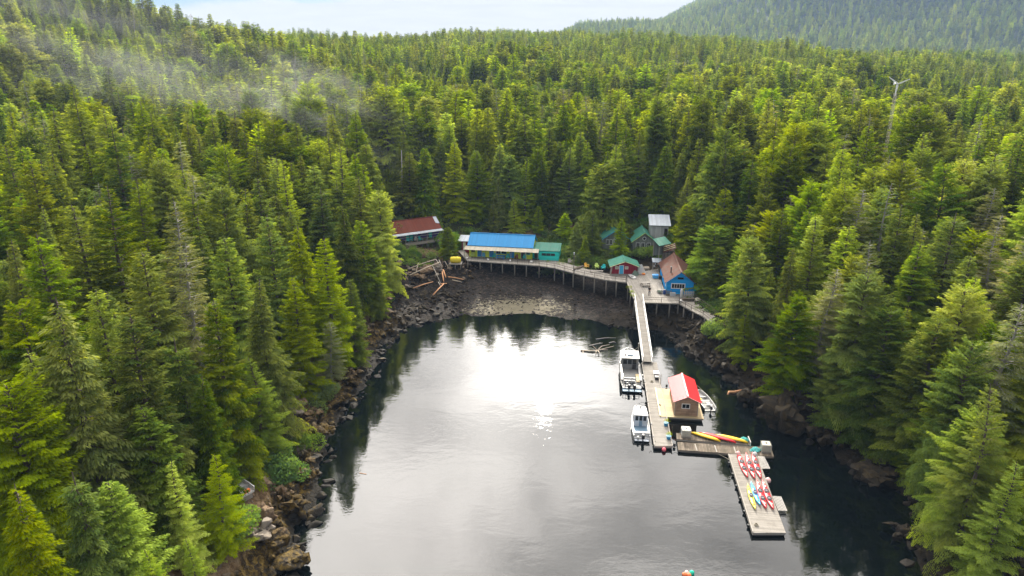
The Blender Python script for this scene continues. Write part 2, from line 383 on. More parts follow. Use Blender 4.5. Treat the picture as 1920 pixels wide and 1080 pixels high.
# ---------------------------------------------------------------- conifers: whorls of drooping boughs, each a fan of small sprays
def tree_arrays(seed, style, q):
    """unit: metres for a 24 m tree. q = spray size factor (1 near, 2 middle, 4 far). Returns crown (V, F, rnd), trunk (V, F)"""
    g = np.random.default_rng(seed); H = 24.0
    S = dict(hemlock=dict(base=0.05, R=4.2, pw=0.92, gap=0.47, nb=8, e0=(0.25, -0.30), droop=0.075, cut=0.10, lean=0.5),
             spruce=dict(base=0.06, R=4.4, pw=0.86, gap=0.55, nb=8, e0=(0.55, -0.10), droop=0.035, cut=0.16, lean=0.3),
             cedar=dict(base=0.03, R=4.2, pw=0.72, gap=0.56, nb=7, e0=(0.75, -0.05), droop=0.085, cut=0.03, lean=0.25),
             broad=dict(base=0.02, R=5.3, pw=0.50, gap=0.62, nb=8, e0=(0.85, -0.05), droop=0.075, cut=0.06, lean=0.3),
             young=dict(base=0.02, R=4.8, pw=0.88, gap=0.80, nb=7, e0=(0.65, -0.05), droop=0.05, cut=0.08, lean=0.6),
             mossy=dict(base=0.15, R=3.9, pw=0.6, gap=0.62, nb=6, e0=(0.35, -0.2), droop=0.03, cut=0.22, lean=0.8),
             sparse=dict(base=0.45, R=3.3, pw=0.6, gap=1.0, nb=5, e0=(0.35, -0.3), droop=0.05, cut=0.28, lean=0.9),
             pine=dict(base=0.35, R=4.6, pw=0.40, gap=1.1, nb=6, e0=(0.6, 0.15), droop=0.0, cut=0.25, lean=1.2))[style]
    # trunk axis with a slight lean and wobble
    ph = g.uniform(0, 6.28, 4)
    def axis(z):
        u = z / H
        return np.stack([S['lean'] * (0.35 * np.sin(2.3 * u + ph[0]) + 0.2 * np.sin(6 * u + ph[1])) * u * 2,
                         S['lean'] * (0.35 * np.sin(2.1 * u + ph[2]) + 0.2 * np.sin(7 * u + ph[3])) * u * 2], -1)
    broken = style in ('hemlock', 'spruce') and (seed // 1000) % 5 == 4      # a storm-broken top
    zz = []; z = H * S['base']
    while z < H * (0.86 if broken else 0.985):
        u = z / H; zz.append(z); z += S['gap'] * (1.0 - 0.62 * u) * g.uniform(0.75, 1.3) * (1.0 if q < 3 else 1.7)
    zb, ab, Lb = [], [], []
    lob = g.uniform(0, 6.28, 3); off = 0
    for z in zz:
        u = z / H; nb = max(3, int(S['nb'] * (1 - 0.35 * u) * g.uniform(0.8, 1.2) * (0.8 if q > 3 else 1)))
        off += 0.9
        grow = min(1.0, 0.72 + 1.3 * (u - S['base'])) if style != 'young' else 1.0   # lowest boughs shorter: shaded out
        for k in range(nb):
            if g.random() < S['cut']: continue
            a = off + 2 * math.pi * k / nb + g.normal(0, 0.16)
            lump = 1 + (0.28 if style == 'broad' else 0.20) * math.sin(2 * a + lob[0] + 3 * u) + 0.15 * math.sin(3 * a + lob[1] - 9 * u) + 0.12 * math.sin(17 * u + lob[2])
            L = S['R'] * ((1 - u) ** S['pw']) * grow * lump * g.uniform(0.60, 1.20) + 0.12
            zb.append(z + g.normal(0, 0.12)); ab.append(a); Lb.append(L)
    zb, ab, Lb = map(np.array, (zb, ab, Lb)); n = len(zb); u = zb / H
    e0 = S['e0'][1] + (S['e0'][0] - S['e0'][1]) * u ** 0.8 + g.normal(0, 0.10, n)
    droop = S['droop'] * g.uniform(0.6, 1.4, n); brnd = np.clip(0.48 + 0.36 * g.normal(size=n), 0, 1)
    ax = axis(zb)
    # spray seats: along bough, alternating sides, then outward along each side shoot
    step = 0.20 * q; leaf = 0.36 * q ** 0.85
    B, Sx, Sd, Tt = [], [], [], []
    for i in range(n):
        L = Lb[i]; ss = np.arange(0.18 * L + 0.1, L, step * (0.75 if style in ('cedar', 'broad') else 1.0)) + g.uniform(0, step)
        for s in ss:
            if s > L: continue
            w = 0.44 * (L - s) * min(1, s / (0.3 * L)) + 0.16
            if style == 'pine': w *= 1.1
            for sd in (-1, 1):
                for t in np.arange(0, w, leaf * 0.78):
                    B.append(i); Sx.append(s); Sd.append(sd); Tt.append(t)
        B.append(i); Sx.append(L); Sd.append(0); Tt.append(0)
    B = np.array(B); Sx = np.array(Sx); Sd = np.array(Sd, float); Tt = np.array(Tt); m = len(B)
    a = ab[B]; dr = np.stack([np.cos(a), np.sin(a)], -1); sdv = np.stack([-np.sin(a), np.cos(a)], -1)
    fr = Sx / Lb[B]; out = Sx + Tt * 0.62
    zc = zb[B] + np.tan(e0[B]) * out - droop[B] * out ** 2 - 0.16 * Tt * (1 + (style in ('cedar', 'hemlock', 'broad')) * 1.2) + g.normal(0, 0.05 * q ** 0.5, m)
    cx = ax[B] + dr * out[:, None] + sdv * (Sd * Tt * 0.78)[:, None]
    C = np.concatenate([cx, zc[:, None]], -1)
    yaw = np.where(Sd == 0, 0, Sd * (0.85 - 0.3 * fr)) + g.normal(0, 0.22, m)
    pit = np.tan(np.clip(e0[B] - 2 * droop[B] * out, -0.9, 0.6)) * 0.8 - 0.25 - 0.25 * g.random(m) + (0.45 if style == 'pine' else 0)
    if style in ('cedar', 'broad'): pit = pit - 0.35 * g.random(m)
    ca, sa = np.cos(a + yaw), np.sin(a + yaw)
    D = np.stack([ca * np.cos(pit), sa * np.cos(pit), np.sin(pit)], -1)
    roll = g.normal(0, 0.5 if style != 'pine' else 0.9, m)
    Wd = np.stack([-sa, ca, np.zeros(m)], -1) * np.cos(roll)[:, None] + np.cross(D, np.stack([-sa, ca, np.zeros(m)], -1)) * np.sin(roll)[:, None]
    ln = leaf * g.uniform(0.75, 1.35, m); wd = ln * g.uniform(0.34, 0.52, m)
    if style == 'mossy': wd *= 0.8
    V = np.stack([C - D * (ln * 0.15)[:, None], C + D * (ln * 0.45)[:, None] + Wd * (wd / 2)[:, None],
                  C + D * ln[:, None] - np.array([0, 0, 1]) * (ln * 0.12)[:, None], C + D * (ln * 0.45)[:, None] - Wd * (wd / 2)[:, None]], 1).reshape(-1, 3)
    F = np.arange(4 * m).reshape(-1, 4)
    rnd = np.clip(brnd[B] + 0.16 * g.normal(size=m), 0, 1)
    # leader shoot at the top
    # trunk: tapered, plus bare inner limbs
    TV, TF = [], []
    def tube(P, rr, k):
        o = sum(len(x) for x in TV); P = np.array(P)
        an = np.arange(k) * 2 * math.pi / k
        d = P[-1] - P[0]; d /= np.linalg.norm(d)
        x = np.cross(d, [0, 0, 1.0]);
        if np.linalg.norm(x) < 0.2: x = np.array([1.0, 0, 0])
        x /= np.linalg.norm(x); y = np.cross(x, d)
        rg = [p + r * (np.cos(an)[:, None] * x + np.sin(an)[:, None] * y) for p, r in zip(P, rr)]
        TV.append(np.concatenate(rg))
        for i in range(len(P) - 1):
            for j in range(k): TF.append((o + i * k + j, o + i * k + (j + 1) % k, o + (i + 1) * k + (j + 1) % k, o + (i + 1) * k + j))
    hz = np.linspace(-1.0, H * (0.92 if broken else 1), 9 if q < 3 else 4); axp = axis(np.maximum(hz, 0)) * np.minimum(1, np.maximum(hz, 0) / 2)[:, None]
    tube(np.concatenate([axp, hz[:, None]], -1), np.maximum(0.36 * (1 - hz / H) ** 0.9 if False else 0.36 * np.clip(1 - hz / H, 0.02, 1) ** 0.85, 0.03), 7 if q < 3 else 4)
    if q < 3:
        for i in range(0, n, 1 if style in ('mossy', 'sparse', 'pine') else 2):
            L = Lb[i] * 0.85; x = np.array([0, .5, 1]) * L; zc2 = zb[i] + math.tan(e0[i]) * x - droop[i] * x ** 2
            P = np.stack([ax[i, 0] + math.cos(ab[i]) * x, ax[i, 1] + math.sin(ab[i]) * x, zc2 - 0.02], -1)
            tube(P, [0.05 + 0.01 * L, 0.03, 0.012], 3)
    return (V, F, rnd), (np.concatenate(TV), np.array(TF))
CONE = {}
FOL = dict(hemlock='hemlock_foliage', spruce='hemlock_foliage', cedar='cedar_foliage', broad='cedar_foliage', young='young_foliage', mossy='mossy_foliage', sparse='mossy_foliage', pine='pine_foliage')
def tree_meshes(style, k, q):
    key = (style, k, q)
    if key not in CONE:
        (V, F, rn), (TV, TF) = tree_arrays(hash2(np.array([k + 10 * len(style)]), np.array([ord(style[0])]), 5).item() * 1e6 // 1 + k, style, q) if False else tree_arrays(1000 * k + sum(map(ord, style)), style, q)
        CONE[key] = (np_mesh('crown', V, F, [FOL[style]], rnd=rn), np_mesh('trunk', TV, TF, ['grey_bark' if style in ('mossy', 'sparse') else 'bark'], smooth=True), (V, F, rn, TV, TF))
    return CONE[key]

# ---------------------------------------------------------------- setting materials
def rock_shader(name, ground=False):
    m, t = new_mat(name)
    geo = t.new('ShaderNodeNewGeometry'); P = geo.outputs['Position']
    sp = t.new('ShaderNodeSeparateXYZ', i_0=P).outputs
    nrm = t.new('ShaderNodeSeparateXYZ', i_0=geo.outputs['Normal']).outputs[2]
    n1 = t.noise(P, 0.35, 5, 0.6); n2 = t.noise(P, 1.7, 6, 0.65, 0.3); n3 = t.noise(P, 7.0, 4, 0.65)
    oi = t.new('ShaderNodeAttribute', attribute_name='rnd', attribute_type='GEOMETRY').outputs['Fac']
    z = t.math('ADD', sp[2], t.math('MULTIPLY_ADD', n2, 1.6, -0.8)); z = t.math('ADD', z, t.math('MULTIPLY_ADD', n1, 1.6, -0.8))
    dry = t.mix(t.ramp(n2, 0.35, 0.65), (0.150, 0.088, 0.042), (0.250, 0.180, 0.115))
    dry = t.mix(t.ramp(n3, 0.5, 0.72), dry, (0.075, 0.06, 0.045))
    if not ground: dry = t.mix(t.math('MULTIPLY', oi, 0.75), dry, (0.25, 0.225, 0.195))
    weed = t.mix(t.ramp(n2, 0.42, 0.62), (0.024, 0.017, 0.010), (0.125, 0.082, 0.018))
    weed = t.mix(t.ramp(n3, 0.55, 0.7), weed, (0.10, 0.088, 0.050))
    wet = t.mix(n3, (0.010, 0.010, 0.009), (0.032, 0.027, 0.020))
    lowc = t.mix(t.ramp(z, 0.3, 1.2), wet, weed)
    # to the right the shore is darker, bare black weed
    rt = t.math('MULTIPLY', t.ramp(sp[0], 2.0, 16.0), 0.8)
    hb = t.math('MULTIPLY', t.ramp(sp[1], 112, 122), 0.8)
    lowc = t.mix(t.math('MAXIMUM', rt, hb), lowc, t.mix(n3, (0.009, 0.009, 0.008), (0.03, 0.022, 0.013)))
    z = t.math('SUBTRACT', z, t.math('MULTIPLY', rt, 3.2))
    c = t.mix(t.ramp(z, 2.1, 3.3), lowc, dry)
    if ground:
        floor = t.mix(t.ramp(n2, 0.35, 0.7), (0.018, 0.020, 0.008), (0.045, 0.060, 0.018))
        c = t.mix(t.ramp(z, 4.6, 6.2), c, floor)
        # tide flat at the head of the cove: black weed, shell and gravel, patches of pale sand
        hm = t.math('MULTIPLY', t.ramp(sp[1], 119, 127), t.math('SUBTRACT', 1.0, t.ramp(sp[1], 150, 158)))
        hm = t.math('MULTIPLY', hm, t.math('MULTIPLY', t.ramp(sp[0], -32, -27), t.math('SUBTRACT', 1.0, t.ramp(sp[0], 22, 30))))
        pebb = t.new('ShaderNodeTexVoronoi', i_Vector=P, i_Scale=2.6); pv = pebb.outputs['Distance']; pc = t.new('ShaderNodeSeparateColor', i_0=pebb.outputs['Color']).outputs[0]
        peb = t.mix(t.ramp(t.math('ADD', pc, n2), 1.05, 1.5), (0.006, 0.005, 0.004), (0.045, 0.034, 0.026))
        mud = t.mix(t.ramp(n2, 0.48, 0.68), peb, (0.020, 0.013, 0.009))
        ex = t.math('DIVIDE', t.math('SUBTRACT', sp[0], 1.5), 9.0); ey = t.math('DIVIDE', t.math('SUBTRACT', sp[1], 128.5), 5.2)
        ell = t.math('SQRT', t.math('ADD', t.math('MULTIPLY', ex, ex), t.math('MULTIPLY', ey, ey)))
        ell = t.math('ADD', ell, t.math('MULTIPLY_ADD', n2, 3.4, -1.75)); ell = t.math('ADD', ell, t.math('MULTIPLY_ADD', n1, 1.2, -0.6))
        sand = t.math('SUBTRACT', 1.0, t.ramp(ell, 0.55, 0.95))
        mud = t.mix(sand, mud, t.mix(n3, (0.10, 0.088, 0.058), (0.20, 0.178, 0.125)))
        c = t.mix(hm, c, mud)
        # granite slab showing through on the slope high to the left
        hill = t.math('MULTIPLY', t.ramp(n1, 0.56, 0.66), t.ramp(sp[2], 40, 60)); hill = t.math('MULTIPLY', hill, t.ramp(sp[0], 0.0, -100.0))
        c = t.mix(hill, c, (0.26, 0.23, 0.22))
    rough = t.math('MULTIPLY_ADD', t.ramp(z, 0.6, 2.6), 0.2, 0.7)
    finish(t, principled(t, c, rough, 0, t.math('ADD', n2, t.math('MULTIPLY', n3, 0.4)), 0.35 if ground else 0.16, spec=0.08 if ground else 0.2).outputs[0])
rock_shader('ground_mat', True); rock_shader('rock_mat')

def water_mat():
    m, t = new_mat('water_mat')
    P = t.new('ShaderNodeNewGeometry').outputs['Position']
    mp = t.new('ShaderNodeMapping', i_0=P); mp.inputs['Rotation'].default_value = (0, 0, R(12)); mp.inputs['Scale'].default_value = (0.55, 1.0, 1.0)
    big = t.noise(mp.outputs[0], 0.035, 3, 0.5); calm = t.ramp(big, 0.35, 0.7)
    w1 = t.noise(mp.outputs[0], 0.30, 3, 0.5, 0.4); w2 = t.noise(mp.outputs[0], 1.3, 3, 0.55, 0.3); w3 = t.noise(mp.outputs[0], 5.0, 2, 0.5)
    amp = t.math('MULTIPLY_ADD', calm, 0.9, 0.35)
    h = t.math('ADD', t.math('MULTIPLY', w1, 0.024), t.math('MULTIPLY', amp, t.math('ADD', t.math('MULTIPLY', w2, 0.010), t.math('MULTIPLY', w3, 0.0035))))
    p = principled(t, (0.0015, 0.0032, 0.0036), 0.008, 0, h, 1.0, ior=1.45, spec=0.62)
    finish(t, p.outputs[0])
water_mat()

# ---------------------------------------------------------------- ground: one sheet, finest near the cove, out past the horizon
def build_ground():
    def seg(a, b, n): return np.linspace(a, b, n, endpoint=False)
    az = np.concatenate([seg(-180, -50, 60), seg(-50, 50, 460), seg(50, 180, 60)]); az = np.radians(az)
    rr = np.concatenate([seg(0, 40, 26)[1:], seg(40, 175, 330), np.exp(seg(np.log(175), np.log(5000), 160)), [5000]])
    A, Q = np.meshgrid(az, rr); X = np.sin(A) * Q; Y = np.cos(A) * Q
    Z = terrain(X, Y)
    na, nr = len(az), len(rr)
    V = np.stack([X, Y, Z], -1).reshape(-1, 3)
    V = np.concatenate([V, [[0, 0, -6.0]]]); c = len(V) - 1
    i = np.arange(nr - 1)[:, None] * na; j = np.arange(na)[None, :]; j2 = (j + 1) % na
    F = np.stack([i + j, i + na + j, i + na + j2, i + j2], -1).reshape(-1, 4)
    T = np.stack([np.full(na, c), np.arange(na), (np.arange(na) + 1) % na], -1)
    o = bpy.data.objects.new('ground', np_mesh('ground', V, [F, T], ['ground_mat'], smooth=True)); sc.collection.objects.link(o)
    tag(o, kind='structure')
    w = MB(); w.v = [(-75, -250, 0), (95, -250, 0), (95, 150, 0), (-75, 150, 0)]; w.f = [(0, 1, 2, 3)]
    tag(w.obj('water', 'water_mat'), kind='structure')
build_ground()

# ---------------------------------------------------------------- rocks
def ico(sub):
    p = (1 + 5 ** 0.5) / 2
    V = [(-1, p, 0), (1, p, 0), (-1, -p, 0), (1, -p, 0), (0, -1, p), (0, 1, p), (0, -1, -p), (0, 1, -p), (p, 0, -1), (p, 0, 1), (-p, 0, -1), (-p, 0, 1)]
    V = [np.array(v) / np.linalg.norm(v) for v in V]
    F = [(0, 11, 5), (0, 5, 1), (0, 1, 7), (0, 7, 10), (0, 10, 11), (1, 5, 9), (5, 11, 4), (11, 10, 2), (10, 7, 6), (7, 1, 8),
         (3, 9, 4), (3, 4, 2), (3, 2, 6), (3, 6, 8), (3, 8, 9), (4, 9, 5), (2, 4, 11), (6, 2, 10), (8, 6, 7), (9, 8, 1)]
    for _ in range(sub):
        mid = {}; G = []
        def md(a, b):
            k = (min(a, b), max(a, b))
            if k not in mid: v = V[a] + V[b]; V.append(v / np.linalg.norm(v)); mid[k] = len(V) - 1
            return mid[k]
        for a, b, c in F:
            x, y, z = md(a, b), md(b, c), md(c, a); G += [(a, x, z), (b, y, x), (c, z, y), (x, y, z)]
        F = G
    return np.array(V), np.array(F)
ICO2, ICO3, ICO4 = ico(2), ico(3), ico(4)
def rock_shape(g, sub, size, sq=(1, 1, 0.75)):
    V, F = (ICO2 if sub == 2 else ICO3 if sub == 3 else ICO4); k = int(g.integers(7, 11))
    N = g.normal(size=(k, 3)); N /= np.linalg.norm(N, axis=1)[:, None]; dd = g.uniform(0.48, 1.0, k)
    pr = V @ N.T; rad = np.where(pr > 0.05, dd[None, :] / np.maximum(pr, 0.05), 9).min(1); rad = np.minimum(rad, 1.25)
    W = V * rad[:, None]
    if sub >= 3:
        W = W * (1 + 0.10 * fbm(V[:, 0] * 3 + 9, V[:, 1] * 3 + V[:, 2] * 2.1 + 4, int(g.integers(99)), 4))[:, None]
    a = g.uniform(0, 6.28); c, s = math.cos(a), math.sin(a)
    W = W * np.array(sq) * g.uniform(0.65, 1.35, 3) * size
    return np.stack([W[:, 0] * c - W[:, 1] * s, W[:, 0] * s + W[:, 1] * c, W[:, 2]], -1), F
def hull_shapes(n):
    import bmesh
    g = np.random.default_rng(31); out = []
    for k in range(n):
        m = int(g.integers(9, 16)); p = g.normal(size=(m, 3)); p /= np.linalg.norm(p, axis=1)[:, None]; p *= g.uniform(.75, 1.08, m)[:, None]
        bm = bmesh.new(); [bm.verts.new(q) for q in p]; bmesh.ops.convex_hull(bm, input=list(bm.verts)); bm.verts.ensure_lookup_table()
        lo = [v for v in bm.verts if not v.link_faces]; bmesh.ops.delete(bm, geom=lo, context='VERTS'); bmesh.ops.triangulate(bm, faces=list(bm.faces))
        bmesh.ops.bevel(bm, geom=list(bm.edges), offset=.05, segments=1, affect='EDGES'); bmesh.ops.triangulate(bm, faces=list(bm.faces))
        bm.verts.index_update(); out.append((np.array([v.co[:] for v in bm.verts]), np.array([[v.index for v in f.verts] for f in bm.faces]))); bm.free()
    return out
HULLS = hull_shapes(26)
def block(g, size, sq=(1, 1, .75)):
    V, F = HULLS[int(g.integers(len(HULLS)))]; a = g.uniform(0, 6.28); b = g.normal(0, .5); c, s = math.cos(a), math.sin(a); cb, sb = math.cos(b), math.sin(b)
    W = V * np.array(sq) * g.uniform(0.6, 1.4, 3) * size
    W = np.stack([W[:, 0], W[:, 1] * cb - W[:, 2] * sb, W[:, 1] * sb + W[:, 2] * cb], -1)
    return np.stack([W[:, 0] * c - W[:, 1] * s, W[:, 0] * s + W[:, 1] * c, W[:, 2]], -1), F
def build_rocks():
    g = np.random.default_rng(7); n = 26000
    X = g.uniform(-48, 60, n); Y = g.uniform(28, 152, n); s = shore_dist(X, Y)
    head = (Y > 120) & (X > -28) & (X < 24)
    ok = np.where(head, (s > -1) & (s < 27) & ((X < -9) | (g.random(n) < 0.5)), (s > -1.5) & (s < 9.0))
    X, Y, s, head = X[ok], Y[ok], s[ok], head[ok]; Z = terrain(X, Y)
    VV, FF, RR = [], [], []; o = 0
    for x, y, z, q, hd in zip(X, Y, Z, s, head):
        sz = 0.16 + 1.0 * g.random() ** 3.8
        if hd: sz *= 0.36 if x > -9 else 0.75
        V, F = block(g, sz); VV.append(V + (x, y, z + 0.12 * sz)); FF.append(F + o); o += len(V); RR.append(np.full(len(F), g.random()))
    ob = bpy.data.objects.new('shore_rubble', np_mesh('shore_rubble', np.concatenate(VV), np.concatenate(FF), ['rock_mat'], rnd=np.concatenate(RR)))
    sc.collection.objects.link(ob); tag(ob, kind='stuff', label='broken rock and weed covered stones along the waterline', cat='rocks')
    # boulders one can pick out: pixel, rough height of centre, radius
    BL = [((1478, 775), 1.6, 4.2, 'largest dark weed covered boulder on the right shore, below the round cedar', (1.15, 0.9, 0.75)),
          ((1418, 738), 1.6, 2.4, 'dark boulder left of the largest boulder on the right shore', (1, 1, .8)),
          ((1462, 727), 3.6, 2.0, 'pale grey slab on top of the largest right shore boulder', (1.4, .8, .4)),
          ((1528, 738), 3.8, 2.6, 'whitish bare rock slab under the right shore trees', (1.7, .8, .45)),
          ((1578, 760), 3.6, 1.8, 'grey rock slab right of the whitish slab on the right shore', (1.4, .8, .5)),
          ((1352, 652), 3.2, 1.7, 'pale boulder just below the end of the right walkway', (1.1, .9, .8)),
          ((1375, 668), 3.2, 1.9, 'second pale boulder below the walkway, against the young bright tree', (1.2, .9, .7)),
          ((1302, 598), 3.2, 1.1, 'tan rounded boulder under the right walkway', (1, .9, 1)),
          ((1312, 630), 2.6, 1.5, 'brown boulder below the right walkway posts', (1, 1, .8)),
          ((1640, 880), 1.2, 2.4, 'black boulder at the right waterline under overhanging boughs', (1.3, 1, .6)),
          ((1560, 812), 1.6, 2.4, 'black weed draped boulder right of the largest boulder', (1.3, 1, .7)),
          ((1700, 985), 1.2, 2.0, 'dark boulder at the right waterline near the bottom of the photo', (1, 1, .7)),
          ((548, 935), 2.4, 1.9, 'golden brown block at the left shore beside the small white boat', (1, .8, .85)),
          ((527, 905), 3.6, 1.6, 'tall tan rock standing above the golden block on the left shore', (.8, .8, 1.1)),
          ((572, 878), 2.2, 1.8, 'brown weedy boulder above the golden block on the left shore', (1, 1, .8)),
          ((560, 830), 3.4, 1.6, 'pale tan boulder at the foot of the grey green shrub', (1, .8, .9)),
          ((598, 800), 2.0, 2.0, 'dark brown boulder at the left waterline near the grey stones', (1.1, 1, .7)),
          ((585, 765), 3.2, 1.7, 'reddish rock on the left shore below the bleached branches', (1.1, .9, .8)),
          ((628, 728), 3.0, 2.0, 'long reddish rock running down the left shore', (1.5, .8, .7)),
          ((655, 700), 2.4, 1.9, 'brown boulder where the left shore turns', (1.2, 1, .8)),
          ((560, 758), 4.0, 1.0, 'grey rounded stone in the pile above the left shore', (1, 1, .9)),
          ((545, 748), 4.2, 0.9, 'smaller grey stone in the pile above the left shore', (1, 1, .9)),
          ((492, 1000), 3.0, 1.7, 'pale rounded rock beside the bright young trees at lower left', (1, .9, .9)),
          ((498, 960), 3.8, 1.5, 'tan rock slab leaning toward the cove at lower left', (.9, .9, 1)),
          ((520, 1010), 1.8, 1.6, 'dark weedy boulder at the lower left waterline', (1, 1, .7)),
          ((545, 1045), 1.0, 1.7, 'black boulder at the waterline in the lower left corner of the cove', (1.1, 1, .7)),
          ((692, 590), 2.4, 1.6, 'brown boulder at the inner left shore below the trees', (1.1, 1, .8)),
          ((720, 560), 3.0, 1.5, 'tan boulder left of the driftwood pile', (1.2, 1, .7)),
          ((800, 505), 3.6, 1.9, 'large orange tinted boulder under the driftwood frame', (1.2, .9, .8)),
          ((783, 515), 3.2, 1.4, 'tan slab below the driftwood frame', (1.4, .7, .5)),
          ((822, 500), 3.8, 1.3, 'grey boulder right of the orange tinted boulder', (1, 1, .8)),
          ((765, 535), 2.6, 1.2, 'pale tan boulder lowest in the rubble by the driftwood', (1.2, 1, .6))]
    for px, z, r, lab, sq in BL:
        p = at(px[0], px[1], z); V, F = rock_shape(g, 4 if r > 2 else 3, r * 0.58, sq); VL, FL, no = [V], [F], len(V)
        for j in range(30 if r > 2 else 16):       # a fractured ledge: angular blocks grown together
            Vb, Fb = block(g, r * g.uniform(.22, .46), sq); an = g.uniform(0, 6.28); q = g.uniform(.2, .85) * r
            VL.append(Vb + (math.cos(an) * q * sq[0], math.sin(an) * q * sq[1], g.uniform(-.35, .45) * r * sq[2])); FL.append(Fb + no); no += len(Vb)
        V, F = np.concatenate(VL), np.concatenate(FL)
        zt = float(terrain(np.array([p.x]), np.array([p.y]))[0])
        me = np_mesh('boulder', V, F, ['rock_mat'], rnd=np.full(len(F), 1.0 if ('pale' in lab or 'grey' in lab or 'whitish' in lab) else 0.1), smooth=False)
        b = bpy.data.objects.new('boulder', me); sc.collection.objects.link(b); b.location = (p.x, p.y, min(p.z, zt + r * 0.45))
        tag(b, lab, 'boulder', 'boulders along the shore')
build_rocks()

# ---------------------------------------------------------------- the forest
def solve_tip(px, py, h):
    """where on the ground a tree of height h stands whose top shows at this pixel"""
    r = ray(px, py); k = np.linspace(25, 1500, 3000)
    if 700 < px < 1260: k = k[k > 172]
    elif 1240 <= px < 1400 and py < 450: k = k[k > 158]
    X, Y, Z = r[0] * k, r[1] * k, CAM_H + r[2] * k
    ok = (terrain(X, Y, False) + h >= Z) & (shore_dist(X, Y) > 2.5)
    i = int(np.argmax(ok)) if ok.any() else -1
    if i < 0: return None
    z = float(terrain(X[i:i + 1], Y[i:i + 1])[0]); return (X[i], Y[i], z, max(4.0, float(Z[i]) - z))
HAND = [  # top of the tree in the photograph, height in metres, kind
    (135, 155, 29, 'spruce'), (208, 227, 27, 'spruce'), (202, 123, 24, 'hemlock'), (15, 272, 24, 'spruce'), (393, 213, 22, 'hemlock'),
    (477, 197, 24, 'hemlock'), (330, 232, 21, 'hemlock'), (518, 293, 22, 'spruce'), (543, 300, 20, 'spruce'), (600, 330, 22, 'spruce'),
    (565, 230, 20, 'hemlock'), (532, 240, 20, 'sparse'), (277, 250, 23, 'hemlock'), (373, 257, 20, 'spruce'), (423, 283, 21, 'hemlock'),
    (95, 215, 25, 'hemlock'), (55, 300, 24, 'cedar'), (132, 380, 25, 'spruce'), (193, 345, 27, 'spruce'), (67, 435, 24, 'cedar'), (107, 553, 25, 'hemlock'),
    (180, 543, 22, 'cedar'), (312, 375, 25, 'mossy'), (370, 397, 22, 'hemlock'), (40, 570, 20, 'broad'), (423, 440, 22, 'cedar'),
    (300, 300, 24, 'broad'), (255, 330, 24, 'spruce'), (455, 350, 21, 'spruce'), (500, 400, 22, 'cedar'), (560, 420, 20, 'hemlock'), (608, 440, 21, 'spruce'),
    (640, 380, 20, 'hemlock'), (672, 330, 20, 'spruce'), (676, 410, 17, 'cedar'), (345, 455, 24, 'mossy'), (265, 470, 24, 'cedar'), (20, 445, 22, 'hemlock'),
    (240, 585, 22, 'cedar'), (320, 600, 19, 'hemlock'), (395, 560, 20, 'cedar'), (480, 520, 20, 'hemlock'), (548, 520, 17, 'cedar'), (470, 665, 13, 'young'),
    (15, 720, 20, 'broad'), (185, 720, 16, 'hemlock'), (60, 650, 21, 'hemlock'), (265, 760, 15, 'cedar'), (380, 700, 15, 'hemlock'),
    (323, 862, 11, 'young'), (396, 850, 11, 'young'), (350, 1002, 8, 'young'), (270, 1022, 9, 'young'), (30, 900, 18, 'hemlock'),
    (120, 850, 17, 'hemlock'), (205, 900, 13, 'cedar'), (612, 600, 12, 'mossy'), (655, 520, 15, 'spruce'), (700, 470, 12, 'cedar'),
    (1533, 393, 22, 'spruce'), (1415, 448, 18, 'broad'), (1485, 460, 18, 'hemlock'), (1728, 455, 19, 'cedar'), (1720, 395, 20, 'hemlock'),
    (1497, 553, 16, 'broad'), (1627, 515, 19, 'broad'), (1640, 448, 20, 'mossy'), (1810, 537, 18, 'broad'), (1820, 475, 18, 'cedar'),
    (1827, 643, 19, 'broad'), (1673, 580, 17, 'broad'), (1403, 578, 10, 'young'), (1327, 408, 20, 'spruce'), (1372, 400, 21, 'spruce'),
    (1718, 795, 14, 'broad'), (1869, 715, 20, 'young'), (1840, 770, 17, 'broad'), (1790, 660, 18, 'broad'), (1575, 640, 12, 'broad'),
    (1900, 560, 21, 'mossy'), (1885, 400, 21, 'mossy'), (1760, 600, 18, 'broad'), (1560, 500, 18, 'mossy'), (1900, 860, 19, 'young'), (1790, 880, 12, 'broad'),
    (1740, 950, 11, 'broad'), (1860, 960, 14, 'young'), (1690, 380, 22, 'cedar'), (1860, 350, 21, 'mossy'), (1590, 420, 19, 'cedar'),
    (1313, 257, 24, 'spruce'), (1360, 247, 23, 'hemlock'), (1412, 300, 22, 'spruce'), (1437, 308, 22, 'hemlock'), (1612, 277, 22, 'spruce'),
    (1520, 330, 21, 'hemlock'), (1673, 290, 21, 'mossy'), (1727, 313, 20, 'mossy'), (1732, 233, 21, 'spruce'), (1813, 247, 21, 'hemlock'),
    (1870, 290, 20, 'mossy'), (1780, 300, 20, 'hemlock'), (1255, 300, 24, 'cedar'), (1290, 330, 24, 'spruce'), (1230, 340, 22, 'hemlock'),
    (985, 297, 18, 'young'), (1018, 297, 22, 'hemlock'), (1070, 273, 23, 'spruce'), (1100, 263, 23, 'hemlock'), (1247, 263, 24, 'hemlock'),
    (1200, 247, 22, 'spruce'), (663, 283, 22, 'hemlock'), (677, 305, 20, 'young'), (755, 245, 28, 'hemlock'), (800, 280, 28, 'cedar'), (850, 265, 28, 'cedar'),
    (895, 285, 24, 'cedar'), (935, 330, 20, 'hemlock'), (1140, 280, 24, 'hemlock'), (1180, 300, 24, 'spruce'), (712, 330, 22, 'hemlock')]
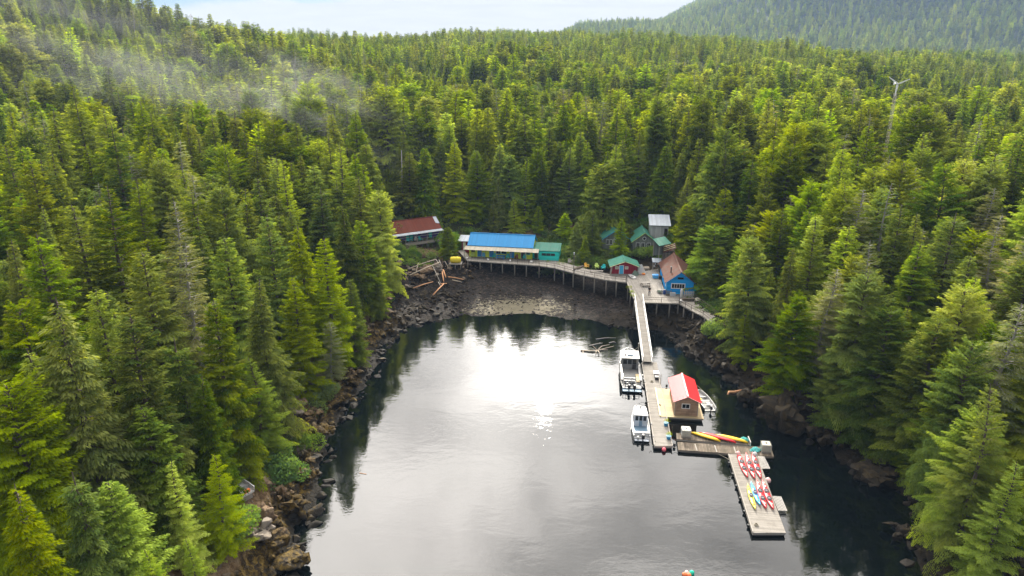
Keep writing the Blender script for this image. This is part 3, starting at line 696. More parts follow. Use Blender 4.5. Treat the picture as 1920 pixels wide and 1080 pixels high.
HAND_AT = [  # trees between the buildings: top pixel, distance, kind
    (1113, 392, 152.0, 'spruce'), (1081, 414, 153.0, 'hemlock'), (1165, 408, 150.0, 'spruce'), (1184, 416, 156.0, 'hemlock'), (1098, 440, 149.0, 'hemlock'),
    (840, 425, 152.0, 'cedar'), (862, 440, 160.0, 'spruce'), (925, 380, 168.0, 'spruce'), (965, 372, 170.0, 'young'), (1010, 385, 168.0, 'spruce'),
    (1045, 370, 170.0, 'hemlock'), (885, 355, 175.0, 'cedar'), (835, 372, 178.0, 'cedar'), (1290, 380, 148.0, 'cedar'), (1340, 425, 128.0, 'broad'), (1352, 462, 122.0, 'cedar'), (1325, 455, 132.0, 'spruce'), (1060, 400, 164.0, 'broad'), (1200, 395, 168.0, 'hemlock'), (1262, 385, 160.0, 'broad'), (1140, 380, 170.0, 'broad')]
CLEAR = np.array([[at(x, y, z).x, at(x, y, z).y] for x, y, z in
                  [(722, 470, 6), (722, 440, 6), (770, 434, 6), (870, 440, 5), (1058, 446, 5), (1120, 438, 5), (1125, 446, 7), (1200, 436, 8), (1215, 426, 8),
                   (1275, 426, 8), (1300, 470, 5), (1302, 545, 5), (1352, 596, 5), (1330, 640, 3), (1180, 620, 0), (740, 620, 0)]])
def in_poly(X, Y, P):
    ins = np.zeros(X.shape, bool)
    for i in range(len(P)):
        ax, ay = P[i]; bx, by = P[(i + 1) % len(P)]
        if ay != by: ins ^= ((ay > Y) != (by > Y)) & (X < (bx - ax) * (Y - ay) / (by - ay) + ax)
    return ins
def build_forest():
    g = np.random.default_rng(42); T = []       # x, y, z, height, style, variant
    for px, py, h, st in HAND:
        q = solve_tip(px, py, h)
        if q: T.append((q[0], q[1], q[2], q[3], st, 1))
    for px, py, Y, st in HAND_AT:
        r = ray(px, py); k = Y / r[1]; X = r[0] * k; z = float(terrain(np.array([X]), np.array([Y]))[0])
        T.append((X, Y, z, CAM_H + r[2] * k - z, st, 2))
    nh = len(T); HX = np.array([t[0] for t in T]); HY = np.array([t[1] for t in T]); HW = np.array([t[5] for t in T])
    for r0, r1, sp in ((14, 200, 5.2), (200, 480, 6.3), (480, 1250, 8.2), (1250, 3500, 15.0)):
        n = int(2 * r1 / sp) + 2; gx, gy = np.meshgrid(np.arange(-n // 2, n // 2) * sp, np.arange(0, n) * sp)
        X = (gx + g.uniform(-.48, .48, gx.shape) * sp).ravel(); Y = (gy + g.uniform(-.48, .48, gx.shape) * sp).ravel()
        d = np.hypot(X, Y); ok = (d >= r0) & (d < r1) & (np.abs(np.arctan2(X, Y)) < R(47 if r1 < 600 else 43))
        if r1 > 2000: ok &= (X > -150) & (np.abs(np.arctan2(X, Y)) < R(39))
        X, Y, d = X[ok], Y[ok], d[ok]; s = shore_dist(X, Y); z = terrain(X, Y)
        ok = (s > np.where(X < 0, 9.5, 6.6)) & ~in_poly(X, Y, CLEAR)
        ok &= ~((Y < 128) & (s < 9.5) & (g.random(len(X)) < 0.4))
        if r1 > 600:
            # leave out what the slopes in front hide completely
            az = np.round(np.arctan2(X, Y) * 400).astype(int); el = (z + 22 - CAM_H) / d; keep = np.ones(len(X), bool)
            for a in np.unique(az):
                ii = np.where(az == a)[0]; ii = ii[np.argsort(d[ii])]; th = -9.0
                rr_ = np.arange(60, 3400, 12.0); Xr, Yr = np.sin(a / 400) * rr_, np.cos(a / 400) * rr_
                er = np.maximum.accumulate((terrain(Xr, Yr, False) + 3 - CAM_H) / rr_)
                keep[ii] = el[ii] > np.interp(d[ii], rr_, er) - 0.002
            ok &= keep
        X, Y, d, s, z = X[ok], Y[ok], d[ok], s[ok], z[ok]
        n1 = vnoise(X / 60, Y / 60, 77); n2 = vnoise(X / 22, Y / 22, 78)
        u = g.random(len(X)); v = g.random(len(X))
        dist = d
        h = 12.5 + 12 * u + 4 * (n1 - .5) * 2
        edge = sstep(6, 22, s); h = h * (0.50 + 0.50 * edge)
        h = np.where(d > 330, (h + 11 * (n1 - .5) + 6 * (n2 - .5)) * (1 - 0.36 * sstep(330, 620, d)), h)
        h = np.where(d > 1250, 15 + 11 * u, h)
        for x, y, zz, hh, ss, dd, a, b, c in zip(X, Y, z, h, s, d, v, n1, n2):
            if len(HX):
                q = np.hypot(HX - x, HY - y); j = int(np.argmin(q))
                if q[j] < (3.2 if HW[j] == 1 else 4.0): continue
            if dd > 1250: st = 'far_hemlock' if a < .90 else ('far_snag' if a < 0.93 else 'far_pine')
            elif dd > 430: st = 'hemlock' if a < .42 else 'spruce' if a < .66 else 'cedar' if a < .80 else 'pine' if a < (.93 if b > .4 else .82) else 'sparse' if a < .965 else 'hemlock'
            elif x > 20 and ss < 50 and a < .72: st = 'broad' if a < .5 else 'cedar'
            else: st = 'hemlock' if a < .34 else 'spruce' if a < .56 else 'broad' if a < .70 else 'cedar' if a < .88 else 'mossy' if a < .925 else 'sparse' if a < .95 else 'young'
            if ss < 12 and dd < 250 and a > .8: st = 'young'; hh *= .8
            if dd > 430 and st == 'pine': hh *= 0.75
            if st == 'young' and dd < 120: st = 'spruce'
            tx, ty, td = project(x, y, zz + hh)
            if st == 'sparse' and 690 < tx < 1320 and dd < 300: st = 'spruce'
            if abs(tx - 1676) < 16 + FPX / td * 2.2 and y < 178 and ty < 300 and y > 90: continue
            # nothing may stand in the sight line to the buildings
            if 60 < y < 166 and ss < 70:
                tx, ty, td = project(x, y, zz + hh * .5); rw = FPX / td * 3.2
                if 735 - rw * .2 < tx < 1285 + rw and y < (166 if tx < 860 else 152 if tx < 1240 else 147): continue
            T.append((x, y, zz, hh, st, 0))
    # the ones that show largest stand as single trees, the rest is the wood behind
    A = np.array([(t[0], t[1], t[2], t[3]) for t in T]); px, py, dp = project(A[:, 0], A[:, 1], A[:, 2] + A[:, 3])
    _, pb, _ = project(A[:, 0], A[:, 1], A[:, 2] + 0.35 * A[:, 3])
    vis = (px > 6) & (px < 1914) & (py > 4) & (py < 1060)
    # a tree whose top is buried in nearer crowns does not show
    score = A[:, 3] / dp * vis; order = np.argsort(dp)
    for i in np.where(vis)[0]:
        if dp[i] > 330: score[i] *= .6; continue
        near = (dp < dp[i] - 1) & (np.abs(px - px[i]) < A[:, 3] * 0.10 * FPX / dp)
        if np.any(near & (py < py[i] - 4) & (pb > py[i] + 4)): score[i] *= 0.25
    score[:nh] = np.where(vis[:nh], score[:nh] + 5, -1)
    single = np.argsort(-score)[:300]; ss = set(int(i) for i in single if score[i] > 0)
    words = dict(hemlock='drooping dark green hemlock', spruce='layered mid green spruce', cedar='dense yellow green cedar', broad='broad bushy light green cedar', young='lime green young conifer',
                 mossy='pale mossy conifer', sparse='thin grey conifer', pine='dark round topped pine')
    ones = 'zero one two three four five six seven eight nine ten eleven twelve thirteen fourteen fifteen sixteen seventeen eighteen nineteen'.split()
    tens = 'x x twenty thirty forty fifty sixty seventy eighty ninety'.split()
    def num(v): v = min(99, int(round(v))); return ones[v] if v < 20 else tens[v // 10] + ('-' + ones[v % 10] if v % 10 else '')
    names = dict(broad='broad_cedar', hemlock='hemlock_tree', spruce='spruce_tree', cedar='cedar_tree', young='young_conifer', mossy='mossy_conifer', sparse='thin_conifer', pine='pine_tree')
    used = set()
    for i in sorted(ss):
        x, y, z, h, st, _ = T[i]
        v = i % 5; q = .8 if dp[i] < 100 else 1 if dp[i] < 175 else 2
        if st in ('young', 'mossy', 'sparse', 'pine'): v = i % 3
        cr, tr, _ = tree_meshes(st, v, q)
        k = h / 24.0; a = g.uniform(0, 6.28); wd = k * g.uniform(1.0, 1.35) * (1.45 if T[i][5] == 2 else 1) * (1.08 if h < 15 and st != 'young' else 1.0)
        if st == 'cedar' and h < 20: wd *= 1.1
        size = 'tall ' if h > 23 else 'small ' if h < 13 else ''
        lab = f'{size}{words[st]}, top {num(px[i] / 19.2)} percent across, {num(py[i] / 10.8)} down the photo'
        if lab in used:      # two tops at nearly the same spot: say which of them
            for w_ in (', shorter one, top', ', taller one, top', ', rear one, top', ', nearer one, top', ', slimmer one, top'):
                if lab.replace(', top', w_) not in used: lab = lab.replace(', top', w_); break
        used.add(lab)
        e = thing(names[st], lab, 'tree', (x, y, z - 0.2), a, 'conifers of the forest')
        e.scale = (wd, wd, k)
        for nm, me in (('trunk', tr), ('crown', cr)):
            o = bpy.data.objects.new(nm, me); sc.collection.objects.link(o); o.parent = e
    # the rest: one object, its trees set out on points
    protos = []; idx = {}
    def proto(st, v, q):
        key = (st, v, q)
        if key not in idx:
            rst = {'far_hemlock': 'hemlock', 'far_snag': 'sparse', 'far_pine': 'cedar'}.get(st, st)
            _, _, (V, F, rn, TV, TF) = tree_meshes(rst, v, q)
            me = np_mesh('tree', np.concatenate([V, TV]), np.concatenate([F, TF + len(V)]), [FOL[rst], 'grey_bark' if rst in ('mossy', 'sparse') else 'bark'],
                         midx=np.concatenate([np.zeros(len(F)), np.ones(len(TF))]), rnd=np.concatenate([rn, np.zeros(len(TF))]))
            idx[key] = len(protos); protos.append(bpy.data.objects.new('tree_shape', me))
        return idx[key]
    pts, kd, scl, rot = [], [], [], []
    for i, (x, y, z, h, st, _) in enumerate(T):
        if i in ss: continue
        dd = dp[i]; q = 1 if dd < 120 and abs(px[i] - 960) < 1100 else 2 if dd < 420 else 4
        v = (i * 7) % (5 if st in ('hemlock', 'spruce', 'cedar', 'broad') else 3)
        kd.append(proto(st, v, q)); pts.append((x, y, z - 0.2)); k = h / 24
        w = k * g.uniform(1.0, 1.5) * (1.0 + .12 * (dp[i] > 190)) * (1.1 if h < 15 else 1.0); scl.append((w, w, k)); rot.append((g.normal(0, .02), g.normal(0, .02), g.uniform(0, 6.28)))
    scatter('dense_forest', pts, kd, scl, rot, protos, 'dense conifer forest covering the slopes and the mountain')
    print('TREES', len(T), 'single', len(ss), 'hand', nh)
    return T
def scatter(name, pts, kd, scl, rot, protos, label):
    me = bpy.data.meshes.new(name); me.vertices.add(len(pts)); me.vertices.foreach_set('co', np.array(pts, np.float32).ravel())
    a = me.attributes.new('sort', 'INT', 'POINT'); a.data.foreach_set('value', np.array(kd, np.int32))
    a = me.attributes.new('size', 'FLOAT_VECTOR', 'POINT'); a.data.foreach_set('vector', np.array(scl, np.float32).ravel())
    a = me.attributes.new('turn', 'FLOAT_VECTOR', 'POINT'); a.data.foreach_set('vector', np.array(rot, np.float32).ravel())
    ob = bpy.data.objects.new(name, me); sc.collection.objects.link(ob)
    ng = bpy.data.node_groups.new(name, 'GeometryNodeTree'); ng.interface.new_socket('Geometry', in_out='INPUT', socket_type='NodeSocketGeometry')
    ng.interface.new_socket('Geometry', in_out='OUTPUT', socket_type='NodeSocketGeometry')
    N, L = ng.nodes, ng.links; gi = N.new('NodeGroupInput'); go = N.new('NodeGroupOutput'); jn = N.new('GeometryNodeJoinGeometry')
    def attr(nm, ty):
        n = N.new('GeometryNodeInputNamedAttribute'); n.data_type = ty; n.inputs[0].default_value = nm; return n.outputs[0]
    srt, sz, tn = attr('sort', 'INT'), attr('size', 'FLOAT_VECTOR'), attr('turn', 'FLOAT_VECTOR')
    for k, p in enumerate(protos):
        oi = N.new('GeometryNodeObjectInfo'); oi.inputs['Object'].default_value = p; oi.inputs['As Instance'].default_value = True
        cmp = N.new('FunctionNodeCompare'); cmp.data_type = 'INT'; cmp.operation = 'EQUAL'; L.new(srt, cmp.inputs[2]); cmp.inputs[3].default_value = k
        ip = N.new('GeometryNodeInstanceOnPoints'); L.new(gi.outputs[0], ip.inputs['Points']); L.new(cmp.outputs[0], ip.inputs['Selection'])
        L.new(oi.outputs['Geometry'], ip.inputs['Instance']); L.new(sz, ip.inputs['Scale'])
        er = N.new('FunctionNodeEulerToRotation'); L.new(tn, er.inputs[0]); L.new(er.outputs[0], ip.inputs['Rotation'])
        L.new(ip.outputs[0], jn.inputs[0])
    L.new(jn.outputs[0], go.inputs[0])
    md = ob.modifiers.new('scatter', 'NODES'); md.node_group = ng
    tag(ob, label, 'forest' if 'forest' in name else 'undergrowth', kind='stuff'); return ob
TREES = build_forest()

# ---------------------------------------------------------------- shrubs
def shrub_arrays(seed, n=900, leaf=0.20):
    g = np.random.default_rng(seed); nb = 13
    bc = g.normal(size=(nb, 3)) * (0.55, 0.55, 0.30); bc[:, 2] = np.abs(bc[:, 2]) + 0.45; br = g.uniform(0.28, 0.6, nb)
    b = g.integers(0, nb, n); v = g.normal(size=(n, 3)); v /= np.linalg.norm(v, axis=1)[:, None]
    C = bc[b] + v * (br[b] * g.uniform(0.75, 1.05, n))[:, None]; C[:, 2] = np.maximum(C[:, 2], 0.02)
    D = v + g.normal(size=(n, 3)) * 0.8; D /= np.linalg.norm(D, axis=1)[:, None]
    W = np.cross(D, g.normal(size=(n, 3))); W /= np.linalg.norm(W, axis=1)[:, None]
    l = leaf * g.uniform(.6, 1.3, n)[:, None]
    V = np.stack([C - D * l * .5, C + W * l * .28, C + D * l * .5, C - W * l * .28], 1).reshape(-1, 3)
    return V, np.arange(4 * n).reshape(-1, 4), np.clip(g.random(nb)[b] + g.normal(0, .12, n), 0, 1)
SHR = []
for k_ in range(4):
    V_, F_, r_ = shrub_arrays(k_, 1100, 0.17); SHR.append(np_mesh('shrub_leaves', V_, F_, ['shrub_foliage'], rnd=r_))
def build_shrubs():
    g = np.random.default_rng(5); n = 9000
    X = g.uniform(-60, 70, n); Y = g.uniform(25, 190, n); s = shore_dist(X, Y)
    cl = in_poly(X, Y, CLEAR)
    ok = ((s > np.where(X < 0, 9.2, 6.6)) & (s < 12) & ~cl) | ((s > 12) & (s < 60) & ~cl & (g.random(n) < .25)) | (cl & (Y > 158) & (Y < 176) & (g.random(n) < .5)) | (cl & (X < -17) & (Y > 146) & (Y < 153) & (g.random(n) < .5)) | (cl & (Y > 145) & (X > 7) & (X < 23)) | (cl & (Y > 150) & (X > 23))
    X, Y = X[ok], Y[ok]; Z = terrain(X, Y); k = g.uniform(.55, 1.5, len(X)); z0 = Z - .15
    protos = [bpy.data.objects.new('shrub_shape', m) for m in SHR]
    scatter('undergrowth', np.stack([X, Y, z0], -1), g.integers(0, 4, len(X)), np.stack([k * 1.2, k * 1.2, k], -1), np.stack([0 * X, 0 * X, g.uniform(0, 6.28, len(X))], -1), protos, 'low green shrubs between the rocks and the trees')
    for px, py, z, k, lab in ((532, 838, 6, 2.6, 'large grey green shrub leaning out above the left shore rocks'), (455, 960, 6, 2.6, 'pale grey green shrub below the small white boat'),
                              (600, 700, 6, 2.4, 'grey green shrub below the mossy tree on the left shore'), (560, 800, 5.5, 2.0, 'round green shrub at the edge of the left shore rocks'),
                              (845, 462, 5, 3.0, 'dark round shrub between the purple cabin and the lodge'), (775, 480, 4.5, 1.6, 'low bushy shrub below the purple cabin deck'),
                              (745, 484, 4.5, 1.7, 'bushy shrub left of the driftwood below the purple cabin'), (1222, 480, 5, 2.4, 'brown green shrub below the green cabin with the round window'),
                              (1345, 610, 5, 2.0, 'dark shrub at the end of the right walkway'), (410, 880, 6, 2.6, 'dark shrub behind the small white boat in the trees')):
        p = at(px, py, z); zt = float(terrain(np.array([p.x]), np.array([p.y]))[0]); e = thing('shrub', lab, 'shrub', (p.x, p.y, zt - .1), g.uniform(0, 6), 'shrubs at the edge of the trees'); e.scale = (k, k, k * .95)
        V, F, r_ = shrub_arrays(int(px), 4500, .11); me = np_mesh('leaves', V, F, ['shrub_foliage'], rnd=r_)
        o = bpy.data.objects.new('leaves', me); sc.collection.objects.link(o); o.parent = e
        st = MB()
        for q in range(5): a = q * 1.3; st.tube([(0, 0, 0), (.3 * math.cos(a), .3 * math.sin(a), .4), (.5 * math.cos(a), .5 * math.sin(a), .75)], [.03, .02, .01], 5)
        st.obj('stem', 'bark', e)
build_shrubs()

# ---------------------------------------------------------------- building materials
striped('planks', (0.27, 0.25, 0.222), axis=1, pitch=0.19, rough=0.85, depth=0.01, col2=(0.19, 0.172, 0.15), wear=0.3, gap=0.02, uneven=0.35)
striped('planks_across', (0.27, 0.25, 0.222), axis=0, pitch=0.19, rough=0.85, depth=0.01, col2=(0.19, 0.172, 0.15), wear=0.3, gap=0.02, uneven=0.35)
striped('dark_planks', (0.16, 0.13, 0.10), axis=0, pitch=0.2, rough=0.85, depth=0.02, col2=(0.08, 0.07, 0.05), wear=0.4, gap=0.02, uneven=0.5)
striped('rust_roof', (0.155, 0.042, 0.026), axis=0, pitch=0.32, rough=0.75, depth=0.03, col2=(0.12, 0.045, 0.03), wear=0.3)
striped('rusty_roof', (0.100, 0.036, 0.022), axis=1, pitch=0.32, rough=0.75, depth=0.03, col2=(0.085, 0.060, 0.048), wear=0.4)
striped('blue_roof', (0.035, 0.23, 0.50), axis=0, pitch=0.32, rough=0.6, depth=0.03, wear=0.1, uneven=0.12)
striped('grey_roof', (0.24, 0.225, 0.18), axis=0, pitch=0.35, rough=0.5, metal=0.2, depth=0.03, col2=(0.33, 0.27, 0.20), wear=0.35, uneven=0.3)
striped('white_roof', (0.40, 0.44, 0.49), axis=0, pitch=0.32, rough=0.5, metal=0.1, depth=0.03, col2=(0.38, 0.42, 0.46), wear=0.25)
striped('green_roof', (0.040, 0.165, 0.120), axis=0, pitch=0.32, rough=0.6, depth=0.03, col2=(0.085, 0.17, 0.13), wear=0.25)
striped('green_roof_y', (0.045, 0.185, 0.135), axis=1, pitch=0.32, rough=0.6, depth=0.03, col2=(0.05, 0.13, 0.09), wear=0.3)
striped('red_roof', (0.62, 0.018, 0.025), axis=1, pitch=0.32, rough=0.34, depth=0.02, wear=0.1, uneven=0.08, spec=0.7)
striped('shingles', (0.40, 0.27, 0.18), axis=2, pitch=0.14, rough=0.85, depth=0.02, col2=(0.24, 0.16, 0.11), wear=0.45, gap=0.02, uneven=0.35)
striped('purple_boards', (0.075, 0.045, 0.22), axis=2, pitch=0.2, rough=0.7, depth=0.01, wear=0.2)
striped('lime_boards', (0.74, 0.86, 0.07), axis=0, pitch=0.3, rough=0.7, depth=0.01, wear=0.15)
striped('turquoise_boards', (0.03, 0.56, 0.52), axis=2, pitch=0.25, rough=0.7, depth=0.01, wear=0.15)
striped('red_boards', (0.26, 0.020, 0.035), axis=0, pitch=0.25, rough=0.75, depth=0.01, wear=0.2)
striped('grey_boards', (0.20, 0.215, 0.20), axis=0, pitch=0.25, rough=0.8, depth=0.01, wear=0.3)
striped('pale_boards', (0.42, 0.42, 0.42), axis=0, pitch=0.6, rough=0.8, depth=0.01, wear=0.2)
striped('blue_boards', (0.010, 0.30, 0.74), axis=2, pitch=0.25, rough=0.65, depth=0.01, wear=0.12)
striped('ply', (0.46, 0.37, 0.22), axis=1, pitch=1.2, rough=0.7, depth=0.004, col2=(0.42, 0.31, 0.18), wear=0.3, gap=0.01)
flat('weathered', (0.30, 0.275, 0.24), 0.85); flat('dark_wood', (0.10, 0.080, 0.060), 0.9); flat('pile_wood', (0.20, 0.175, 0.145), 0.9)
flat('white_paint', (0.74, 0.74, 0.72), 0.5, dirt_amt=0.2); flat('turq_paint', (0.02, 0.52, 0.50), 0.6); flat('blue_paint', (0.015, 0.26, 0.66), 0.55)
flat('lime_paint', (0.55, 0.70, 0.16), 0.6); flat('cream_paint', (0.66, 0.64, 0.34), 0.6); flat('lightblue_paint', (0.06, 0.42, 0.72), 0.6)
flat('float_black', (0.020, 0.022, 0.022), 0.6); flat('metal', (0.42, 0.43, 0.44), 0.35, metal=0.8); flat('dark_metal', (0.05, 0.05, 0.055), 0.4, metal=0.5)
flat('glass', (0.015, 0.020, 0.025), 0.08, var=0.1, dirt_amt=0.0)
flat('warm_glass', (0.36, 0.33, 0.16), 0.3, var=0.1)
flat('concrete', (0.35, 0.34, 0.32), 0.9)

# ---------------------------------------------------------------- building kit: x along the front, y away from the viewer, z up
def frame_at(p1, p2, z):
    a, b = at(*p1, z), at(*p2, z); return a, math.atan2(b.y - a.y, b.x - a.x), (b - a).length
def roof_two(W, D, hw, rise, ox, oy, th=0.12, axis='x'):
    """two pitched slabs, ridge along x (axis='x') or y"""
    mb = MB()
    if axis == 'x':
        sl = rise / (D / 2); zo = hw - sl * oy
        for s in (0, 1):
            y0, y1 = (-oy, D / 2) if s == 0 else (D + oy, D / 2)
            mb.loft([[(-ox, y0, zo), (-ox, y1, hw + rise), (-ox, y1, hw + rise + th), (-ox, y0, zo + th)],
                     [(W + ox, y0, zo), (W + ox, y1, hw + rise), (W + ox, y1, hw + rise + th), (W + ox, y0, zo + th)]])
        mb.bar((-ox, D / 2, hw + rise + th + .02), (W + ox, D / 2, hw + rise + th + .02), .3, .06)
    else:
        sl = rise / (W / 2); zo = hw - sl * ox
        for s in (0, 1):
            x0, x1 = (-ox, W / 2) if s == 0 else (W + ox, W / 2)
            mb.loft([[(x0, -oy, zo), (x1, -oy, hw + rise), (x1, -oy, hw + rise + th), (x0, -oy, zo + th)],
                     [(x0, D + oy, zo), (x1, D + oy, hw + rise), (x1, D + oy, hw + rise + th), (x0, D + oy, zo + th)]])
        mb.bar((W / 2, -oy, hw + rise + th + .02), (W / 2, D + oy, hw + rise + th + .02), .3, .06)
    return mb
def gable_walls(W, D, hw, rise, axis='x', base=0.0):
    mb = MB(); e = 0.01
    if axis == 'y':
        r0 = [(0, 0, base), (W, 0, base), (W, 0, hw - e), (W / 2, 0, hw + rise - e), (0, 0, hw - e)]
        mb.loft([r0, [(x, D, z) for x, _, z in r0]])
    else:
        r0 = [(0, 0, base), (0, D, base), (0, D, hw - e), (0, D / 2, hw + rise - e), (0, 0, hw - e)]
        mb.loft([r0, [(W, y, z) for _, y, z in r0]])
    return mb
def window(parent, x0, x1, z0, z1, y=0.0, mat='white_paint', pane='glass', mull=1, t=0.09, face='front'):
    """frame with mullions proud of the wall (a part) and its pane (a sub-part)"""
    f = MB(); g = MB(); a = y - 0.05
    P = (lambda X, Y, Z: (X, Y, Z)) if face == 'front' else (lambda X, Y, Z: (Y, X, Z))
    def bx(mb, xa, xb, ya, yb, za, zb):
        if face == 'front': mb.box(xa, xb, ya, yb, za, zb)
        else: mb.box(ya, yb, xa, xb, za, zb)
    bx(f, x0 - t, x0, a, y + .02, z0 - t, z1 + t); bx(f, x1, x1 + t, a, y + .02, z0 - t, z1 + t)
    bx(f, x0, x1, a, y + .02, z0 - t, z0); bx(f, x0, x1, a, y + .02, z1, z1 + t)
    for k in range(mull):
        m = x0 + (x1 - x0) * (k + 1) / (mull + 1); bx(f, m - .025, m + .025, a + .01, y + .02, z0, z1)
    bx(g, x0 + .002, x1 - .002, y - .02, y + .015, z0 + .002, z1 - .002)
    w = f.obj('window', mat, parent); g.obj('pane', pane, w); return w
def door(parent, x0, x1, z0, z1, y=0.0, mat='turq_paint', frame=None):
    d = MB().box(x0, x1, y - 0.05, y + .02, z0, z1).box(x0 + .12, x1 - .12, y - .065, y - .05, z0 + .15, z0 + (z1 - z0) * .45).box(x0 + .12, x1 - .12, y - .065, y - .05, z0 + (z1 - z0) * .52, z1 - .15).obj('door', mat, parent)
    MB().ball((x1 - .1, y - .09, (z0 + z1) / 2), .04, 8, 6).obj('handle', 'dark_metal', d)
    if frame: MB().box(x0 - .09, x0, y - .06, y + .02, z0, z1 + .09).box(x1, x1 + .09, y - .06, y + .02, z0, z1 + .09).box(x0, x1, y - .06, y + .02, z1, z1 + .09).obj('door_frame', frame, d)
    return d
def ground_z(o, x, y):
    c, s = math.cos(o.rotation_euler.z), math.sin(o.rotation_euler.z)
    X, Y = o.location.x + x * c - y * s, o.location.y + x * s + y * c
    return float(terrain(np.array([X]), np.array([Y]))[0]) - o.location.z
def piles(o, spots, top, r=0.13, mat='pile_wood', name='pile'):
    for x, y in spots:
        g = min(ground_z(o, x, y), top - .3) - .25
        MB().tube([(x, y, g), (x, y, top)], [r * 1.1, r], 8).obj(name, mat, o, smooth=True)
def railing(o, pts, h=1.0, step=2.2, mat='dark_wood', name='railing', lo=0.5, t=0.07):
    mb = MB()
    for a, b in zip(pts[:-1], pts[1:]):
        a, b = Vector(a), Vector(b); n = max(1, round((b - a).length / step))
        for k in range(n + 1):
            p = a.lerp(b, k / n); mb.bar(p, p + Vector((0, 0, h)), t, t)
        for z in (h, lo): mb.bar(a + Vector((0, 0, z)), b + Vector((0, 0, z)), t * .8, t * .8)
    return mb.obj(name, mat, o)
def chair(name, label, mat, loc, rz, group='chairs on the boardwalk and decks'):
    """slatted low garden chair with wide arms: x right, sitter faces -y"""
    o = thing(name, label, 'chair', loc, rz, group)
    s = MB(); b = MB()
    for k in range(5): s.box(-.28, .28, -.32 + k * .13, -.21 + k * .13, .36 - k * .025, .385 - k * .025)
    s.obj('seat', mat, o)
    for k in range(5):
        x = -.25 + k * .125; h = .95 + .10 * (1 - abs(k - 2) / 2)
        b.bar((x, .28, .25), (x, .28 + .30, h), .11, .025)
    b.obj('backrest', mat, o)
    for sx in (-1, 1):
        MB().box(sx * .38 - .07, sx * .38 + .07, -.36, .40, .58, .61).obj('armrest', mat, o)
        MB().box(sx * .34 - .03, sx * .34 + .03, -.34, -.27, 0, .58).obj('leg', mat, o)
        MB().bar((sx * .31, -.30, .34), (sx * .31, .62, .04), .035, .10).box(sx * .34 - .03, sx * .34 + .03, .3, .36, 0, .58).obj('leg', mat, o)
    return o

# ---- purple cabin on the slope
def purple_cabin():
    a, rz, L = frame_at((736, 457), (822, 445), 6.0)
    W, D = L + .2, 5.4; o = thing('cabin', 'purple cabin with rust brown roof and turquoise doors on stilts at the left', 'cabin', a, rz)
    gable_walls(W, D, 2.5, 1.9).obj('wall', 'purple_boards', o)
    roof_two(W, D, 2.62, 1.9, .5, .6).obj('roof', 'rust_roof', o)
    MB().loft([[(-.5, -1.9, 2.02), (-.5, -.6, 2.2), (-.5, -.6, 2.26), (-.5, -1.9, 2.08)], [(W + .5, -1.9, 2.02), (W + .5, -.6, 2.2), (W + .5, -.6, 2.26), (W + .5, -1.9, 2.08)]]).obj('porch_roof', 'white_roof', o)
    MB().loft([[(W + .505, .6, 3.2), (W + .505, 2.7, 4.53), (W + .505, 2.7, 4.67), (W + .505, .6, 3.3)], [(W - .4, .9, 3.40), (W - .4, 2.7, 4.66), (W - .4, 2.7, 4.675), (W - .4, .9, 3.45)]]).obj('roof_flashing', 'white_roof', o)
    for x0, x1 in ((.3, 1.35), (2.0, 3.1), (5.1, 6.3), (7.3, 8.3)): window(o, x0, x1, 1.45, 1.95, pane='warm_glass' if x0 > 7 else 'glass', mull=1)
    for x in (3.45, 4.4, 9.2): door(o, x, x + .8, .05, 2.0, frame=None if x > 9 else 'purple_boards')
    MB().box(-.3, W + .4, -.06, -.03, .95, 1.05).obj('trim_board', 'white_paint', o)
    MB().box(-.4, W + .5, -2.1, 0, -.16, 0).obj('deck', 'planks_across', o)
    MB().box(-.4, W + .5, -2.16, -2.1, -.45, 0).obj('deck_skirt', 'weathered', o)
    for x in (-.2, 2.6, 5.3, 8.0, W + .3): MB().bar((x, -1.85, 0), (x, -1.85, 2.04), .09, .09).obj('post', 'weathered', o)
    piles(o, [(x, y) for x in (0, 2.6, 5.2, 7.8, W) for y in (-1.9, 1.0)], -.16)
    railing(o, [(-.3, -2.02, 0), (W + .4, -2.02, 0)], 0.9, 1.4, 'weathered', lo=.12, t=.05)
    def pt(x, y): return o.matrix_basis @ Vector((x, y, 0))
    o.rotation_euler.z = rz; M = Matrix.Translation(a) @ Matrix.Rotation(rz, 4, 'Z')
    g = lambda x, y: (M @ Vector((x, y, 0.01)))
    chair('chair', 'white chair at the left end of the purple cabin deck', 'white_paint', g(1.2, -1.0), rz + .2)
    chair('chair', 'white chair in the middle of the purple cabin deck, beside the turquoise one', 'white_paint', g(5.55, -.9), rz - .3)
    chair('chair', 'turquoise chair on the purple cabin deck', 'turq_paint', g(6.7, -.9), rz + .15)
purple_cabin()

